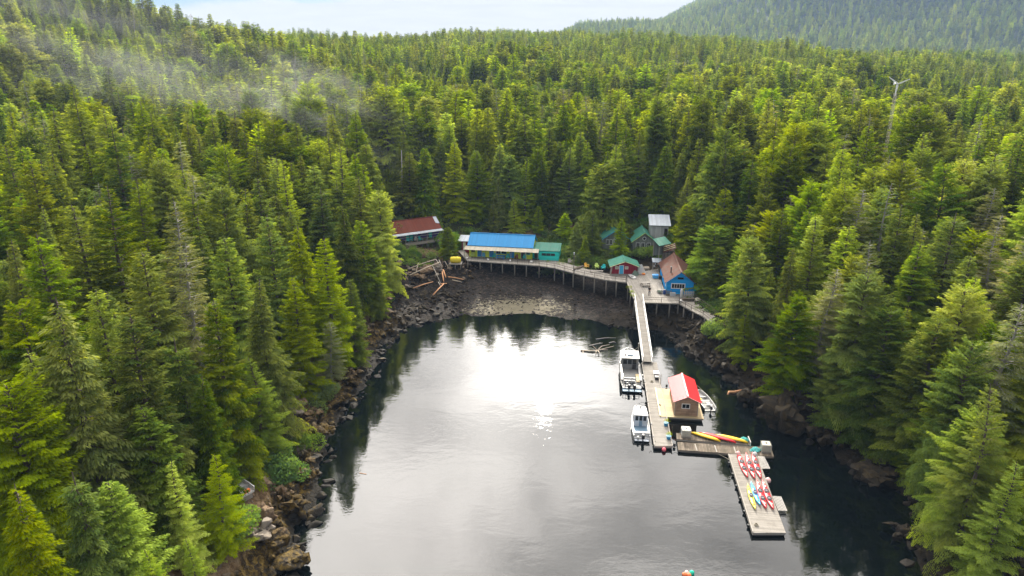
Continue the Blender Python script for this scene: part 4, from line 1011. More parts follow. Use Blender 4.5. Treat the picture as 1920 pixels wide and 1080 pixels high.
# ---- long lodge
def lodge():
    a, rz, L = frame_at((880, 480), (1047, 488), 4.5)
    o = thing('lodge', 'long lime green lodge with blue roof and pale porch roof on the boardwalk', 'lodge', a, rz)
    W, D = 14.3, 6.2
    gable_walls(W, D, 2.6, 1.85, base=-.1).obj('wall', 'lime_boards', o)
    roof_two(W, D, 2.72, 1.85, .35, .35).obj('roof', 'blue_roof', o)
    P = 2.0; MB().loft([[(-.9, -P, 1.98), (-.7, -.37, 2.42), (-.7, -.37, 2.48), (-.9, -P, 2.04)], [(W + 1.75, -P, 1.98), (W + 1.6, -.37, 2.42), (W + 1.6, -.37, 2.48), (W + 1.75, -P, 2.04)]]).obj('porch_roof', 'grey_roof', o)
    for x in (-.7, 3.3, 6.6, 9.9, 13.2, W + 1.6): MB().bar((x, -P + .15, 0), (x, -P + .15, 2.0), .10, .10).obj('post', 'weathered', o)
    for x, m in ((2.0, 'blue_paint'), (4.7, 'blue_paint'), (9.4, 'blue_paint'), (11.9, 'dark_metal')): door(o, x, x + .85, 0, 1.95, mat=m, frame='lightblue_paint' if m == 'blue_paint' else 'white_paint')
    for x in (6.2, 7.5): window(o, x, x + .95, .9, 1.75, mat='lightblue_paint')
    window(o, .5, 1.3, 1.0, 1.75, mat='lime_paint'); window(o, 13.1, 13.8, 1.0, 1.75, mat='turq_paint')
    M = Matrix.Translation(a) @ Matrix.Rotation(rz, 4, 'Z'); g = lambda x, y: M @ Vector((x, y, 0.01))
    n = thing('annex', 'turquoise annex with green roof and a wide dark window, right of the lodge', 'annex', g(W + .05, 0), rz)
    MB().loft([[(1.6, -.35, -.1), (1.6, 4.6, -.1), (1.6, 4.6, 2.4), (1.6, -.35, 1.95)], [(L - W, -.35, -.1), (L - W, 4.6, -.1), (L - W, 4.6, 2.4), (L - W, -.35, 1.95)]]).box(0.02, 1.59, .9, 4.6, -.1, 2.0).obj('wall', 'turquoise_boards', n)
    q = L - W + .3
    MB().loft([[(.35, -.5, 2.06), (.35, 3.2, 3.0), (.35, 3.2, 3.1), (.35, -.5, 2.16)], [(q, -.5, 2.06), (q, 3.2, 3.0), (q, 3.2, 3.1), (q, -.5, 2.16)]]).loft([[(.35, 5, 2.3), (.35, 3.2, 3.0), (.35, 3.2, 3.1), (.35, 5, 2.4)], [(q, 5, 2.3), (q, 3.2, 3.0), (q, 3.2, 3.1), (q, 5, 2.4)]]).obj('roof', 'green_roof', n)
    window(n, 2.2, q - 1.1, 1.0, 1.6, y=-.35, mat='turquoise_boards', mull=2, t=.04)
    door(n, .4, 1.2, 0, 1.9, y=.9, mat='dark_metal')
    # furniture under the porch
    for x, m, c in ((.9, 'lime_paint', 'lime'), (3.4, 'lightblue_paint', 'light blue'), (5.9, 'turq_paint', 'turquoise'), (9.0, 'turq_paint', 'turquoise'), (12.8, 'turq_paint', 'turquoise')):
        w = {.9: 'at the left end of the lodge porch', 3.4: 'between the two left blue doors of the lodge', 5.9: 'left of the blue porch table', 9.0: 'right of the blue porch table', 12.8: 'near the right end of the lodge porch'}[x]
        chair('chair', f'{c} slatted chair {w}', m, g(x, -.75), rz + (hash(c) % 3) * .0 + .1)
    chair('chair', 'reddish brown wooden chair on the lodge porch, left of the dark door', flat('redwood', (.25, .08, .04)) and 'redwood', g(10.9, -.8), rz - .2)
    t = thing('picnic_table', 'long blue table with benches on the lodge porch', 'table', g(7.4, -1.0), rz)
    MB().box(-1.0, 1.0, -.38, .38, .7, .76).obj('table_top', 'blue_paint', t)
    for s in (-1, 1):
        MB().box(-1.0, 1.0, s * .62 - .13, s * .62 + .13, .4, .45).obj('bench', 'blue_paint', t)
        MB().bar((s * .75, -.3, .7), (s * .75, -.62, 0), .08).bar((s * .75, .3, .7), (s * .75, .62, 0), .08).bar((s * .75, -.7, .38), (s * .75, .7, .38), .07).obj('leg', 'blue_paint', t)
    for x, y, lab in ((.0, -2.35, 'white round float hung at the left end of the lodge deck edge'), (4.9, -2.9, 'white float at the deck edge below the second blue door'), (9.9, -2.95, 'white float at the deck edge below the third blue door'), (14.6, -2.9, 'larger white float on the walk in front of the annex')):
        b = MB().ball((0, 0, .22), .22 if 'larger' not in lab else .3).tube([(0, 0, .4), (0, 0, .5)], .05, 6).obj('float_ball', 'white_paint', loc=g(x, y), smooth=True); tag(b, lab, 'float', 'white floats along the boardwalk')
    # small red shed behind the left end
    a2, rz2, L2 = frame_at((866, 468), (880, 468.6), 4.5)
    s = thing('shed', 'small dark red shed with white roof beside the left end of the lodge', 'shed', a2, rz2)
    gable_walls(2.0, 2.4, 2.0, .05, base=-1).obj('wall', 'red_boards', s); door(s, .3, .95, 0, 1.75, mat='white_paint')
    MB().loft([[(-.9, -.5, 2.1), (-.9, 3, 2.7), (-.9, 3, 2.78), (-.9, -.5, 2.18)], [(2.3, -.5, 2.1), (2.3, 3, 2.7), (2.3, 3, 2.78), (2.3, -.5, 2.18)]]).obj('roof', 'white_roof', s)
lodge()

# ---- gabled cabins facing the cove, ridge running away
def cabin_y(name, label, cat, p1, z, W, D, hw, rise, rz, wall, roof, trim, ox=.45, oy=.6, base=-.1):
    o = thing(name, label, cat, at(*p1, z), rz)
    gable_walls(W, D, hw, rise, 'y', base).obj('wall', wall, o)
    rf = roof_two(W, D, hw + .05, rise, ox, oy, .1, 'y').obj('roof', roof, o)
    if trim:
        m = MB(); s = rise / (W / 2)
        for k in (0, 1):
            x0 = -ox if k == 0 else W + ox
            m.bar((x0, -oy - .03, hw - s * ox + .06), (W / 2, -oy - .03, hw + rise + .08), .05, .2, up=(0, 1, 0))
        m.obj('barge_board', trim, rf)
    return o
def cabins():
    o = cabin_y('cabin', 'small red cabin with green roof and bright blue door on the deck', 'cabin', (1147, 514), 4.5, 5.2, 3.6, 1.85, .95, R(-2), 'red_boards', 'green_roof_y', 'cream_paint', .55, .6)
    door(o, 1.55, 2.35, .05, 1.85, mat='lightblue_paint', frame='white_paint')
    window(o, .75, 1.25, 1.2, 1.6, pane='warm_glass'); window(o, 2.75, 3.25, 1.2, 1.6, pane='warm_glass')
    MB().box(-.3, 3.9, -1.1, -.01, .02, .1).obj('step', 'planks', o)
    MB().bar((-.35, -.5, 0), (-.12, -.5, 1.75), .12, .3).bar((-.5, -.5, 0), (-.12, -.5, .9), .1, .1).obj('porch_brace', 'weathered', o)
    o = cabin_y('cabin', 'grey cabin with green roof and round window, yellow green trim, behind a shrub', 'cabin', (1186, 469), 5.6, 5.0, 6.0, 2.2, 1.9, R(-4), 'grey_boards', 'green_roof_y', 'lime_paint', base=-2.5)
    f = MB(); n = 20
    f.loft([[(2.5 + r * math.cos(2 * math.pi * k / n), y, 2.75 + r * math.sin(2 * math.pi * k / n)) for k in range(n)] for r, y in ((.42, .02), (.42, -.06), (.30, -.06), (.30, .02))], cap=False)
    w = f.obj('window', 'white_paint', o); MB().loft([[(2.5 + .31 * math.cos(2 * math.pi * k / n), y, 2.75 + .31 * math.sin(2 * math.pi * k / n)) for k in range(n)] for y in (.0, -.02)]).obj('pane', 'glass', w)
    for x in (.8, 1.9, 3.2): window(o, x, x + .7, .6, 1.7)
    o = cabin_y('cabin', 'grey cabin with green roof and blue trim, half hidden by a spruce', 'cabin', (1131, 464), 5.6, 5.4, 6.0, 2.3, 1.7, R(4), 'grey_boards', 'green_roof_y', 'lightblue_paint', base=-2.5)
    for x in (.7, 1.5, 2.3, 3.5): window(o, x, x + .5, .7, 1.8)
    MB().box(2.4, 2.5, -.05, -.01, .0, 2.3).obj('corner_trim', 'white_paint', o)
    # white shed high behind
    a, rz, L = frame_at((1218, 446), (1252, 447), 8.0)
    o = thing('shed', 'tall pale grey shed with white metal roof standing behind the other cabins', 'shed', a, rz)
    MB().box(0, L, 0, 4.6, -2, 2.9).obj('wall', 'pale_boards', o)
    MB().loft([[(-.25, -.4, 2.95), (-.25, 5, 4.3), (-.25, 5, 4.4), (-.25, -.4, 3.05)], [(L + .5, -.4, 2.95), (L + .5, 5, 4.3), (L + .5, 5, 4.4), (L + .5, -.4, 3.05)]]).obj('roof', 'white_roof', o)
    door(o, L - .9, L - .15, .3, 2.3, mat='dark_metal')
    for k in (0, 1, 2): MB().box(.3 + k * 1.0, .34 + k * 1.0, -.02, 0, .2, 2.7).obj('batten', 'white_paint', o)
    # lean-to roofs stepping down to the blue house
    def seat_(px, py, z):
        for _ in range(6):
            p = at(px, py, z); z = max(z, float(terrain(np.array([p.x + 1.2]), np.array([p.y + 1.2]))[0]) + 1.6)
        return at(px, py, z)
    a = seat_(1236, 462, 6.3); o = thing('lean_to', 'grey green tilted lean-to roof below the white shed', 'lean-to', a, R(22))
    MB().loft([[(0, 0, 0), (0, 2.6, .9), (0, 2.6, 1.0), (0, 0, .1)], [(3.0, 0, .25), (3.0, 2.6, 1.15), (3.0, 2.6, 1.25), (3.0, 0, .35)]]).obj('roof', 'green_roof', o)
    for x, y, t in ((.2, .2, 0), (2.8, .2, .2), (.2, 2.3, .8), (2.8, 2.3, 1.0)): MB().bar((x, y, -2.6), (x, y, t), .12).obj('post', 'weathered', o)
    MB().box(.25, 2.75, 2.2, 2.3, -2.6, .7).obj('back_wall', 'grey_boards', o)
    a = seat_(1244, 474, 5.8); o = thing('lean_to', 'patched rusty lean-to roof against the back of the blue house', 'lean-to', a, R(-6))
    MB().loft([[(0, 0, 0), (0, 2.6, .5), (0, 2.6, .6), (0, 0, .1)], [(2.6, 0, .9), (2.6, 2.6, 1.4), (2.6, 2.6, 1.5), (2.6, 0, 1.0)]]).obj('roof', 'rusty_roof', o)
    MB().box(.1, 2.5, .1, 2.5, -2.2, -.02).obj('wall', 'dark_planks', o)
    for k in range(3): MB().bar((.1, .5 + k * .8, .32 + k * .15), (2.5, .5 + k * .8, 1.2 + k * .15), .12, .05).obj('roof_batten', 'cream_paint', o)
    # blue house
    o = cabin_y('house', 'bright blue gabled house with rusty roof at the right end of the deck', 'house', (1249, 550.5), 4.5, 5.0, 13.0, 2.35, 1.95, R(-6.4), 'blue_boards', 'rusty_roof', None, .35, .35)
    w = MB()
    window(o, .95, 3.3, 1.2, 2.0, mull=4, t=.14)
    window(o, 2.0, 3.0, 3.0, 3.3, mat='dark_metal', mull=0, t=.05)
    MB().box(-.06, .06, -.07, -.005, 0, 2.3).box(.06, 5, -.05, -.003, -.1, .12).obj('corner_board', 'lightblue_paint', o)
    MB().bar((2.5, -.37, 4.35), (-.3, -.37, 2.2), .04, .14, up=(0, 1, 0)).bar((2.5, -.37, 4.35), (5.3, -.37, 2.2), .04, .14, up=(0, 1, 0)).obj('barge_board', 'blue_paint', o)
    c = MB().tube([(1.0, 3.2, 3.0), (1.0, 3.2, 4.4)], .11, 10).obj('chimney', 'dark_metal', o); MB().tube([(1.0, 3.2, 4.4), (1.0, 3.2, 4.55)], [.2, .06], 10).obj('cap', 'concrete', c)
    for y in (1.6, 4.0, 7.0): window(o, y, y + .9, 1.0, 1.9, y=0, face='side')
    MB().loft([[(5.02, .3, 2.15), (7.2, .3, 1.45), (7.2, .3, 1.52), (5.02, .3, 2.22)], [(5.02, 6, 2.15), (7.2, 6, 1.45), (7.2, 6, 1.52), (5.02, 6, 2.22)]]).obj('side_roof', 'rusty_roof', o)
    MB().box(5.02, 7.0, .5, 5.8, -.1, 1.35).obj('side_room', 'turquoise_boards', o)
cabins()

# ---------------------------------------------------------------- boardwalk, deck, walkway
def walk(name, label, cat, px, z, mat, posts, rail=None, zs=None, th=.22):
    pts = [at(x, y, (zs[i] if zs else z)) for i, (x, y) in enumerate(px)]; c = pts[0].copy()
    o = thing(name, label, cat, c)
    top = [p - c for p in pts]
    a = sum(top[i].x * top[(i + 1) % len(top)].y - top[(i + 1) % len(top)].x * top[i].y for i in range(len(top)))
    if a < 0: top = top[::-1]
    MB().slab(top, th).obj('decking', mat, o)
    sp = [(at(x, y, zz) - c) for x, y, zz in posts]
    piles(o, [(p.x, p.y) for p in sp], sp[0].z - .2 if sp else 0)
    if rail:
        for r in rail: railing(o, [at(x, y, zz) - c for x, y, zz in r], .95, 2.4)
    return o, c
def walks():
    F = [(876, 488.5), (911, 491), (945, 493.4), (980, 495.8), (1011, 498), (1040, 502.5), (1077, 512.5), (1105, 518.5), (1134, 524.5), (1174.5, 529.5)]
    B = [(1174.5, 515.5), (1145, 514.2), (1102, 505), (1074, 497), (1047, 489), (880, 481.2), (869, 467), (858, 469.5)]
    z = 4.49
    o, c = walk('boardwalk', 'weathered grey boardwalk on posts curving round the head of the cove', 'boardwalk', F + B, z, 'planks_across',
                [(x, y - .6, z) for x, y in ((877, 488.5), (900, 490), (921, 491.6), (942, 493.2), (965, 494.8), (987, 496.3), (1011, 498), (1040, 502.5), (1057, 507), (1075, 512), (1095, 516.2), (1115, 520.6), (1137, 525), (1156, 527.5))],
                rail=[[(950, 493.2, z), (1011, 497.6, z), (1040, 502, z), (1077, 512, z), (1134, 524, z), (1173, 529, z)]])
    bm = MB(); ps = [at(x, y - .2, 4.0) - c for x, y in F]
    for a, b in zip(ps[:-1], ps[1:]): bm.bar(a, b, .12, .22)
    for x0, y0, z0, x1, y1, z1 in ((965, 494.8, 3.9, 977, 496.5, 2.6), (987, 496.3, 3.9, 998, 497, 2.2), (998, 497, 2.2, 1011, 498, 3.9)): bm.bar(at(x0, y0, z0) - c, at(x1, y1, z1) - c, .1)
    bm.obj('beam', 'pile_wood', o)
    z = 4.49
    P = [(1176, 529.5), (1176, 516.2), (1203, 508.5), (1234, 504), (1241, 530), (1247.5, 550), (1300, 552), (1302, 561), (1273.5, 569), (1207, 567), (1207, 563.5), (1190, 563.5)]
    o, c = walk('plank_deck', 'broad weathered plank deck in front of the blue house and red cabin', 'deck', P, z, 'planks_across',
                [(x, y, z) for x, y in ((1178, 532), (1183, 545), (1190, 560), (1210, 566), (1232, 566.5), (1256, 567.5), (1272, 567.5), (1230, 550), (1200, 545), (1225, 525))],
                rail=[[(1208, 566, z), (1240, 567, z), (1273, 568, z)]])
    bm = MB()
    for (x0, y0), (x1, y1) in zip([(1176, 529.5), (1190, 563), (1207, 567)], [(1190, 563), (1207, 567), (1273, 569)]): bm.bar(at(x0, y0 - .3, 4.05) - c, at(x1, y1 - .3, 4.05) - c, .15, .3)
    bm.obj('beam', 'pile_wood', o)
    MB().bar(at(1176.5, 530, 4.55) - c, at(1189, 560, 4.55) - c, .28, .14).obj('edge_curb', 'weathered', o)
    # plants along the left edge curb
    mp, t = new_mat('moss'); finish(t, principled(t, t.mix(t.noise(t.new('ShaderNodeTexCoord').outputs['Object'], 3), (.05, .07, .02), (.16, .18, .05)), .9).outputs[0])
    for x, y, lab in ((1180.5, 541, 'tuft of yellow green plants at the middle of the deck edge'), (1184, 549, 'tuft of yellow green plants on the deck edge, second from the ramp'), (1187.5, 557, 'tuft of yellow green plants on the deck edge next to the ramp')):
        V, Fa, r_ = shrub_arrays(int(x), 260, .22); me = np_mesh('plant', V * (.45, .45, .5), Fa, ['young_foliage'], rnd=r_); b = bpy.data.objects.new('plant', me); sc.collection.objects.link(b); b.location = at(x, y, 4.5); tag(b, lab, 'plant', 'plants on the deck edge')
    px = [(1273.5, 569.3), (1296, 582), (1318, 593), (1336, 607), (1350, 599), (1330, 583), (1312, 572), (1302, 561.5)]
    o, c = walk('walkway', 'narrow railed walkway leading right from the deck into the trees', 'walkway', px, 4.4, 'planks', [(x, y, 4.4) for x, y in ((1283, 573.5), (1300, 583), (1322, 595.5), (1334, 603))],
                rail=[[(1274, 569, 4.4), (1296, 581.5, 4.4), (1318, 592.5, 4.4), (1335, 606, 4.4)], [(1303, 562, 4.4), (1330, 583, 4.4), (1349, 598, 4.4)]])
    # gangway
    a = at(1197.6, 563.5, 4.5); b = at(1214, 678, .95); d = b - a; L = d.length
    o = thing('gangway', 'long white railed ramp from the deck down to the floating dock', 'gangway', a); o.rotation_euler = d.to_track_quat('Y', 'Z').to_euler()
    MB().box(-.62, .62, 0, L, -.08, 0).obj('decking', 'planks', o)
    for s in (-1, 1):
        m = MB().box(s * .74 - .05, s * .74 + .05, -.9, L, .88, .98).box(s * .74 - .06, s * .74 + .06, 0, L, -.22, .02)
        n = 14
        for k in range(n + 1):
            y = min(L - .05, L * k / n + .04); m.bar((s * .74, y, 0), (s * .74, y, .9), .06)
            if k < n: m.bar((s * .74, y, .0), (s * .74, L * (k + 1) / n, .9), .035)
        m.obj('railing', 'white_paint', o)
    MB().tube([(-.7, L - .1, -.14), (.7, L - .1, -.14)], .11, 8).obj('roller', 'dark_metal', o)
walks()

# ---------------------------------------------------------------- floats
def float_dock(name, label, px, z, mat, side='weathered', th=.14, bits=True):
    """planked top, timber sides, black flotation below; px = near left, near right, far right, far left"""
    p = [at(x, y, z) for x, y in px]; c = p[0].copy(); rz = math.atan2(p[1].y - p[0].y, p[1].x - p[0].x)
    ax = (p[3] - p[0]).normalized(); rz = math.atan2(ax.y, ax.x) - math.pi / 2
    o = thing(name, label, 'dock', c, rz); M = Matrix.Rotation(-rz, 3, 'Z'); q = [M @ (v - c) for v in p]
    MB().slab(q, .06).obj('decking', mat, o)
    m = sum((v for v in q), Vector()) / 4
    sh = lambda f, dz: [m + (v - m) * f + Vector((0, 0, dz)) for v in q]
    MB().slab([v + Vector((0, 0, -.062)) for v in q], th + .08).obj('frame', side, o)
    s = [m + Vector(((v.x - m.x) * .95, (v.y - m.y) * .985, -.21)) for v in q]
    MB().slab(s, .45).obj('flotation', 'float_black', o)
    return o, rz, q
def docks():
    o, rz, q = float_dock('floating_dock', 'long narrow weathered dock running from the ramp to the open water', [(1226.5, 836.5), (1261.2, 836.5), (1231.5, 679), (1203, 679)], .5, 'planks')
    L = q[3].y; W = q[1].x
    m = MB().box(-.02, .12, .2, L - 4, 0.005, .12).box(W - .12, W + .02, .2, L - 5, .005, .12); m.obj('curb', 'weathered', o)
    for k in range(7): MB().box(.02, .1, 2 + k * 3.2, 2.35 + k * 3.2, .122, .20).box(-.01, .13, 2.1 + k * 3.2, 2.25 + k * 3.2, .122, .17).obj('cleat', 'dark_metal', o)
    o, rz, q = float_dock('kayak_dock', 'wide weathered dock carrying two rows of kayaks at lower right', [(1411, 999), (1473.5, 999), (1419, 852), (1365, 851)], .5, 'planks')
    MB().box(q[0].x, q[0].x + .12, .1, q[3].y - .1, .004, .09).obj('curb', 'weathered', o)
    for k in range(6): MB().tube([(q[0].x - .1, 1.5 + k * 2.4, -.35), (q[0].x - .1, 1.5 + k * 2.4, -.12)], .14, 10).obj('bumper', 'float_black', o)
    float_dock('timber_float', 'dark mossy timber float lying across the end of the docks', [(1272, 843.5), (1451, 856), (1446, 839), (1270, 828.5)], .42, 'dark_planks', 'pile_wood')
    float_dock('timber_float', 'rear timber float that carries the white tank and three kayaks', [(1269, 823), (1408, 834.5), (1405, 823.5), (1268, 811.5)], .55, 'dark_planks', 'weathered')
    # cross boards on the dark float
    for k, x in enumerate((1303, 1340, 1376)):
        b = MB().bar(at(x, 830.5 + (x - 1270) * .068, .46), at(x + 4, 843 + (x - 1270) * .068, .46), .14, .05).obj('timber', 'cream_paint' if False else 'weathered'); tag(b, ('pale board laid across the dark float, first from the left', 'pale board laid across the middle of the dark float', 'pale board laid across the dark float near the kayak dock')[k], 'board', 'boards on the dark float')
    for k, (px, lab) in enumerate(((((1428, 879), (1444.5, 879), (1433.5, 856), (1420.5, 855)), 'slatted side ramp on the kayak dock beside the upper row of kayaks'), (((1459, 957.5), (1476.5, 958), (1465, 931), (1448, 930)), 'slatted side ramp on the kayak dock beside the lower row of kayaks'))):
        p = [at(x, y, .42 if i in (0, 3) else .34) for i, (x, y) in enumerate(px)]; o = thing('slatted_ramp', lab, 'ramp', p[0], 0, 'slatted ramps')
        q = [v - p[0] for v in p]; n = 7
        for j in range(n):
            a = q[0].lerp(q[1], (j + .5) / n); b = q[3].lerp(q[2], (j + .5) / n); MB().bar(a, b, .075, .05).obj('slat', 'white_paint' if False else 'pale_slat', o)
        MB().bar(q[0].lerp(q[3], .1) - Vector((0, 0, .06)), q[1].lerp(q[2], .1) - Vector((0, 0, .06)), .1, .07).bar(q[0].lerp(q[3], .9) - Vector((0, 0, .06)), q[1].lerp(q[2], .9) - Vector((0, 0, .06)), .1, .07).obj('bearer', 'dark_wood', o)
flat('pale_slat', (.42, .40, .37), .8)
docks()

# ---- float house
def float_house():
    a = at(1264, 778, .62); rz = R(-6.6)
    f = thing('house_float', 'plywood topped float under the shingled boathouse', 'float', a - Vector((0, 0, .06)), rz)
    MB().box(-2.0, 3.95, -.55, 8.0, -.06, 0.0).obj('decking', 'ply', f)
    MB().box(-1.95, 3.9, -.5, 7.95, -.26, -.062).obj('frame', 'weathered', f)
    MB().box(-1.7, 3.7, -.35, 7.8, -.8, -.262).obj('flotation', 'float_black', f)
    MB().box(-2.0, -1.85, -.5, 8, .003, .14).obj('curb', 'cream_paint', f)
    o = thing('boathouse', 'small cedar shingled boathouse with red metal roof floating beside the dock', 'boathouse', a, rz)
    W, D = 3.15, 6.5
    gable_walls(W, D, 2.25, .72, 'y', 0.0).obj('wall', 'shingles', o)
    rf = roof_two(W, D, 2.33, .72, .33, .42, .07, 'y').obj('roof', 'red_roof', o)
    m = MB(); s = .72 / (W / 2)
    for x0 in (-.33, W + .33): m.bar((x0, -.44, 2.33 - s * .33 + .03), (W / 2, -.44, 3.09), .03, .13, up=(0, 1, 0))
    m.bar((W / 2, -.44, 3.18), (W / 2, D + .44, 3.18), .16, .03)
    m.obj('roof_trim', 'pink_trim', rf)
    w = window(o, 1.0, 1.95, 1.15, 1.75, t=.09)
    MB().box(-.01, .09, -.03, .0, 0, 2.2).box(W - .09, W + .01, -.03, 0, 0, 2.2).obj('corner_board', 'weathered', o)
    door(o, 0, 0, 0, 0) if False else None
flat('pink_trim', (.80, .42, .42), .5)
float_house()

flat('lattice', (.58, .52, .46), .7, metal=.3)
striped('mint_roof', (.40, .52, .44), axis=0, pitch=.4, rough=.5, depth=.03)
# ---------------------------------------------------------------- things
for n_, c_ in (('red_plastic', (.66, .025, .035)), ('yellow_plastic', (.80, .52, .012)), ('orange_plastic', (.80, .30, .01)), ('blue_plastic', (.07, .38, .72)), ('lemon_plastic', (.78, .70, .08)),
               ('navy_plastic', (.01, .05, .22)), ('pink_buoy', (.80, .16, .20)), ('pale_pink', (.80, .50, .48)), ('orange_buoy', (.82, .22, .08)), ('teal_buoy', (.01, .50, .34)), ('teal_tarp', (.10, .52, .50)),
               ('hatch_white', (.72, .55, .52)), ('ibc_white', (.62, .58, .46)), ('gel_white', (.54, .54, .53)), ('green_tarp', (.03, .30, .12)), ('yellow_tarp', (.78, .62, .03))):
    flat(n_, c_, .35 if 'tarp' not in n_ else .7, var=.15, dirt_amt=.12)
flat('alloy_light', (.30, .295, .29), .5, metal=.2, var=.3); flat('alloy', (.20, .205, .21), .5, metal=.25, var=.3); flat('alloy_floor', (.17, .17, .165), .6, metal=.2); flat('rope', (.30, .27, .2), .9); flat('skin', (.45, .27, .19), .6)
flat('black_cloth', (.015, .015, .018), .9, dirt_amt=0); flat('blue_grey_cloth', (.05, .06, .08), .9, dirt_amt=0); flat('hair', (.03, .02, .015), .7, dirt_amt=0)
flat('orange_log', (.50, .26, .13), .85); flat('pale_log', (.44, .37, .29), .9); flat('deck_blue', (.16, .25, .34), .6); flat('planter_blue', (.02, .22, .42), .5); flat('flower', (.72, .58, .02), .8, dirt_amt=0)

def kayak(label, mat, p_bow, p_stern, z=.52, name='kayak', seats=2, hatch='hatch_white', upturned=False, wid=.36, group='kayaks on the kayak dock'):
    a, b = at(*p_stern, z), at(*p_bow, z); d = b - a; L = d.length; c = (a + b) / 2
    o = thing(name, label, 'kayak', c, math.atan2(d.y, d.x), group); n = 17; R_ = []
    for i in range(n):
        t = -1 + 2 * i / (n - 1); w = wid * max(.03, (1 - abs(t) ** 2.3)) ** .9; h = .16 + .17 * abs(t) ** 3; k = .16 * abs(t) ** 5; x = t * L / 2
        R_.append([(x, 0, k), (x, w * .7, k + .05), (x, w, h * .75 + .05), (x, w * .75, h + .06), (x, 0, h + .12 * (1 - abs(t))+ .05), (x, -w * .75, h + .06), (x, -w, h * .75 + .05), (x, -w * .7, k + .05)])
    if upturned: R_ = [[(x, -y, .40 - z_) for x, y, z_ in r] for r in R_]
    h = MB().loft(R_).obj('hull', mat, o, smooth=True)
    top = lambda x: .16 + .17 * abs(2 * x / L) ** 3 + .12 * (1 - abs(2 * x / L)) + .05
    if not upturned:
        def oval(mb, x0, rx, ry, dz, n=16, hole=0):
            zz = top(x0) + dz
            if hole: mb.loft([[(x0 + rx * f * math.cos(2 * math.pi * k / n), ry * f * math.sin(2 * math.pi * k / n), zz + e) for k in range(n)] for f, e in ((1.0, -.04), (1.0, .03), (hole, .03), (hole, -.04))], cap=False)
            else: mb.loft([[(x0 + rx * math.cos(2 * math.pi * k / n), ry * math.sin(2 * math.pi * k / n), zz + e) for k in range(n)] for e in (-.05, .012)])
        xs = (-.55, .85) if seats == 2 else (-.15,)
        for x in xs:
            m = MB(); oval(m, x, .46, wid * .72, .0, hole=.86); r = m.obj('cockpit_rim', 'navy_plastic' if mat == 'blue_plastic' else 'dark_metal', o)
            m = MB(); oval(m, x, .41, wid * .63, -.005); s = m.obj('cockpit', 'black_cloth', o)
            m = MB().box(x - .30, x - .24, -.13, .13, top(x), top(x) + .1).box(x - .24, x + .1, -.13, .13, top(x), top(x) + .03).obj('seat', flat('seat_grey', (.20, .20, .22), .8) and 'seat_grey', s)
        for x, w in ((-L * .38, .11), (-L * .27, .15), (L * .33, .13)):
            m = MB(); oval(m, x, .20, w, .0); m.obj('hatch', hatch, o)
        MB().tube([(L * .40, 0, top(L * .40) + .02), (L * .20, .1, top(L * .2) + .015), (L * .2, -.1, top(L * .2) + .015), (L * .40, 0, top(L * .40) + .02)], .012, 4).obj('deck_line', 'black_cloth', o)
    return o
kayak('red double kayak, leftmost of the three in the upper row', 'red_plastic', (1401.5, 898.5), (1383, 850.5))
kayak('red double kayak in the middle of the upper row', 'red_plastic', (1414.5, 900.5), (1398, 853))
kayak('red double kayak, rightmost of the upper row beside the slatted ramp', 'red_plastic', (1426.5, 900.5), (1410, 851.5))
kayak('red double kayak in the lower row, next to the blue one', 'red_plastic', (1436, 957), (1418, 903))
kayak('red double kayak in the lower row, nearest the right edge of the dock', 'red_plastic', (1449.5, 958.5), (1428.5, 903))
kayak('light blue single kayak between the yellow and red ones', 'blue_plastic', (1425, 951), (1407.5, 907), seats=1, wid=.30, hatch='blue_plastic')
kayak('yellow single kayak, leftmost of the lower row', 'lemon_plastic', (1416, 958.5), (1401, 911), seats=1, wid=.29, hatch='orange_plastic')
g_ = 'kayaks lying on the timber float'
kayak('upturned yellow kayak beside the white tank', 'yellow_plastic', (1350.5, 829), (1294.5, 812.5), .56, upturned=True, group=g_)
kayak('upturned red kayak between the two yellow ones on the timber float', 'red_plastic', (1380, 831.5), (1311, 813), .56, upturned=True, group=g_)
kayak('upturned orange yellow kayak reaching toward the teal tarp', 'orange_plastic' if False else 'yellow_plastic', (1402, 831.5), (1341, 817), .57, upturned=True, group=g_)

def box_tank(px, z, label, rz):
    a = at(*px, z); o = thing('liquid_tank', label, 'tank', a, rz, 'caged white tanks')
    MB().loft([[(-.5, -.5, .16), (.5, -.5, .16), (.5, .5, .16), (-.5, .5, .16)], [(-.52, -.52, .3), (.52, -.52, .3), (.52, .52, .3), (-.52, .52, .3)], [(-.52, -.52, 1.0), (.52, -.52, 1.0), (.52, .52, 1.0), (-.52, .52, 1.0)], [(-.46, -.46, 1.1), (.46, -.46, 1.1), (.46, .46, 1.1), (-.46, .46, 1.1)]]).obj('tank', 'ibc_white', o)
    MB().tube([(0, 0, 1.1), (0, 0, 1.16)], .14, 12).obj('lid', 'dark_metal', o); c = MB()
    for k in range(6):
        u = -.55 + k * .22
        for s in (-.56, .56): c.bar((u, s, .14), (u, s, 1.06), .025).bar((s, u, .14), (s, u, 1.06), .025)
    for z_ in (.3, .55, .8, 1.06):
        for s in (-.56, .56): c.bar((-.56, s, z_), (.56, s, z_), .025).bar((s, -.56, z_), (s, .56, z_), .025)
    c.obj('cage', 'metal', o); p = MB()
    for s in (-.5, 0, .5): p.box(-.58, .58, s - .06, s + .06, .0, .1)
    p.box(-.58, .58, -.58, .58, .1, .14).obj('pallet', 'weathered', o)
box_tank((1285.5, 817), .56, 'white caged liquid tank at the left end of the timber float', R(-6))
box_tank((1435, 845), .44, 'yellowed caged tank at the right end of the dark float', R(-6))
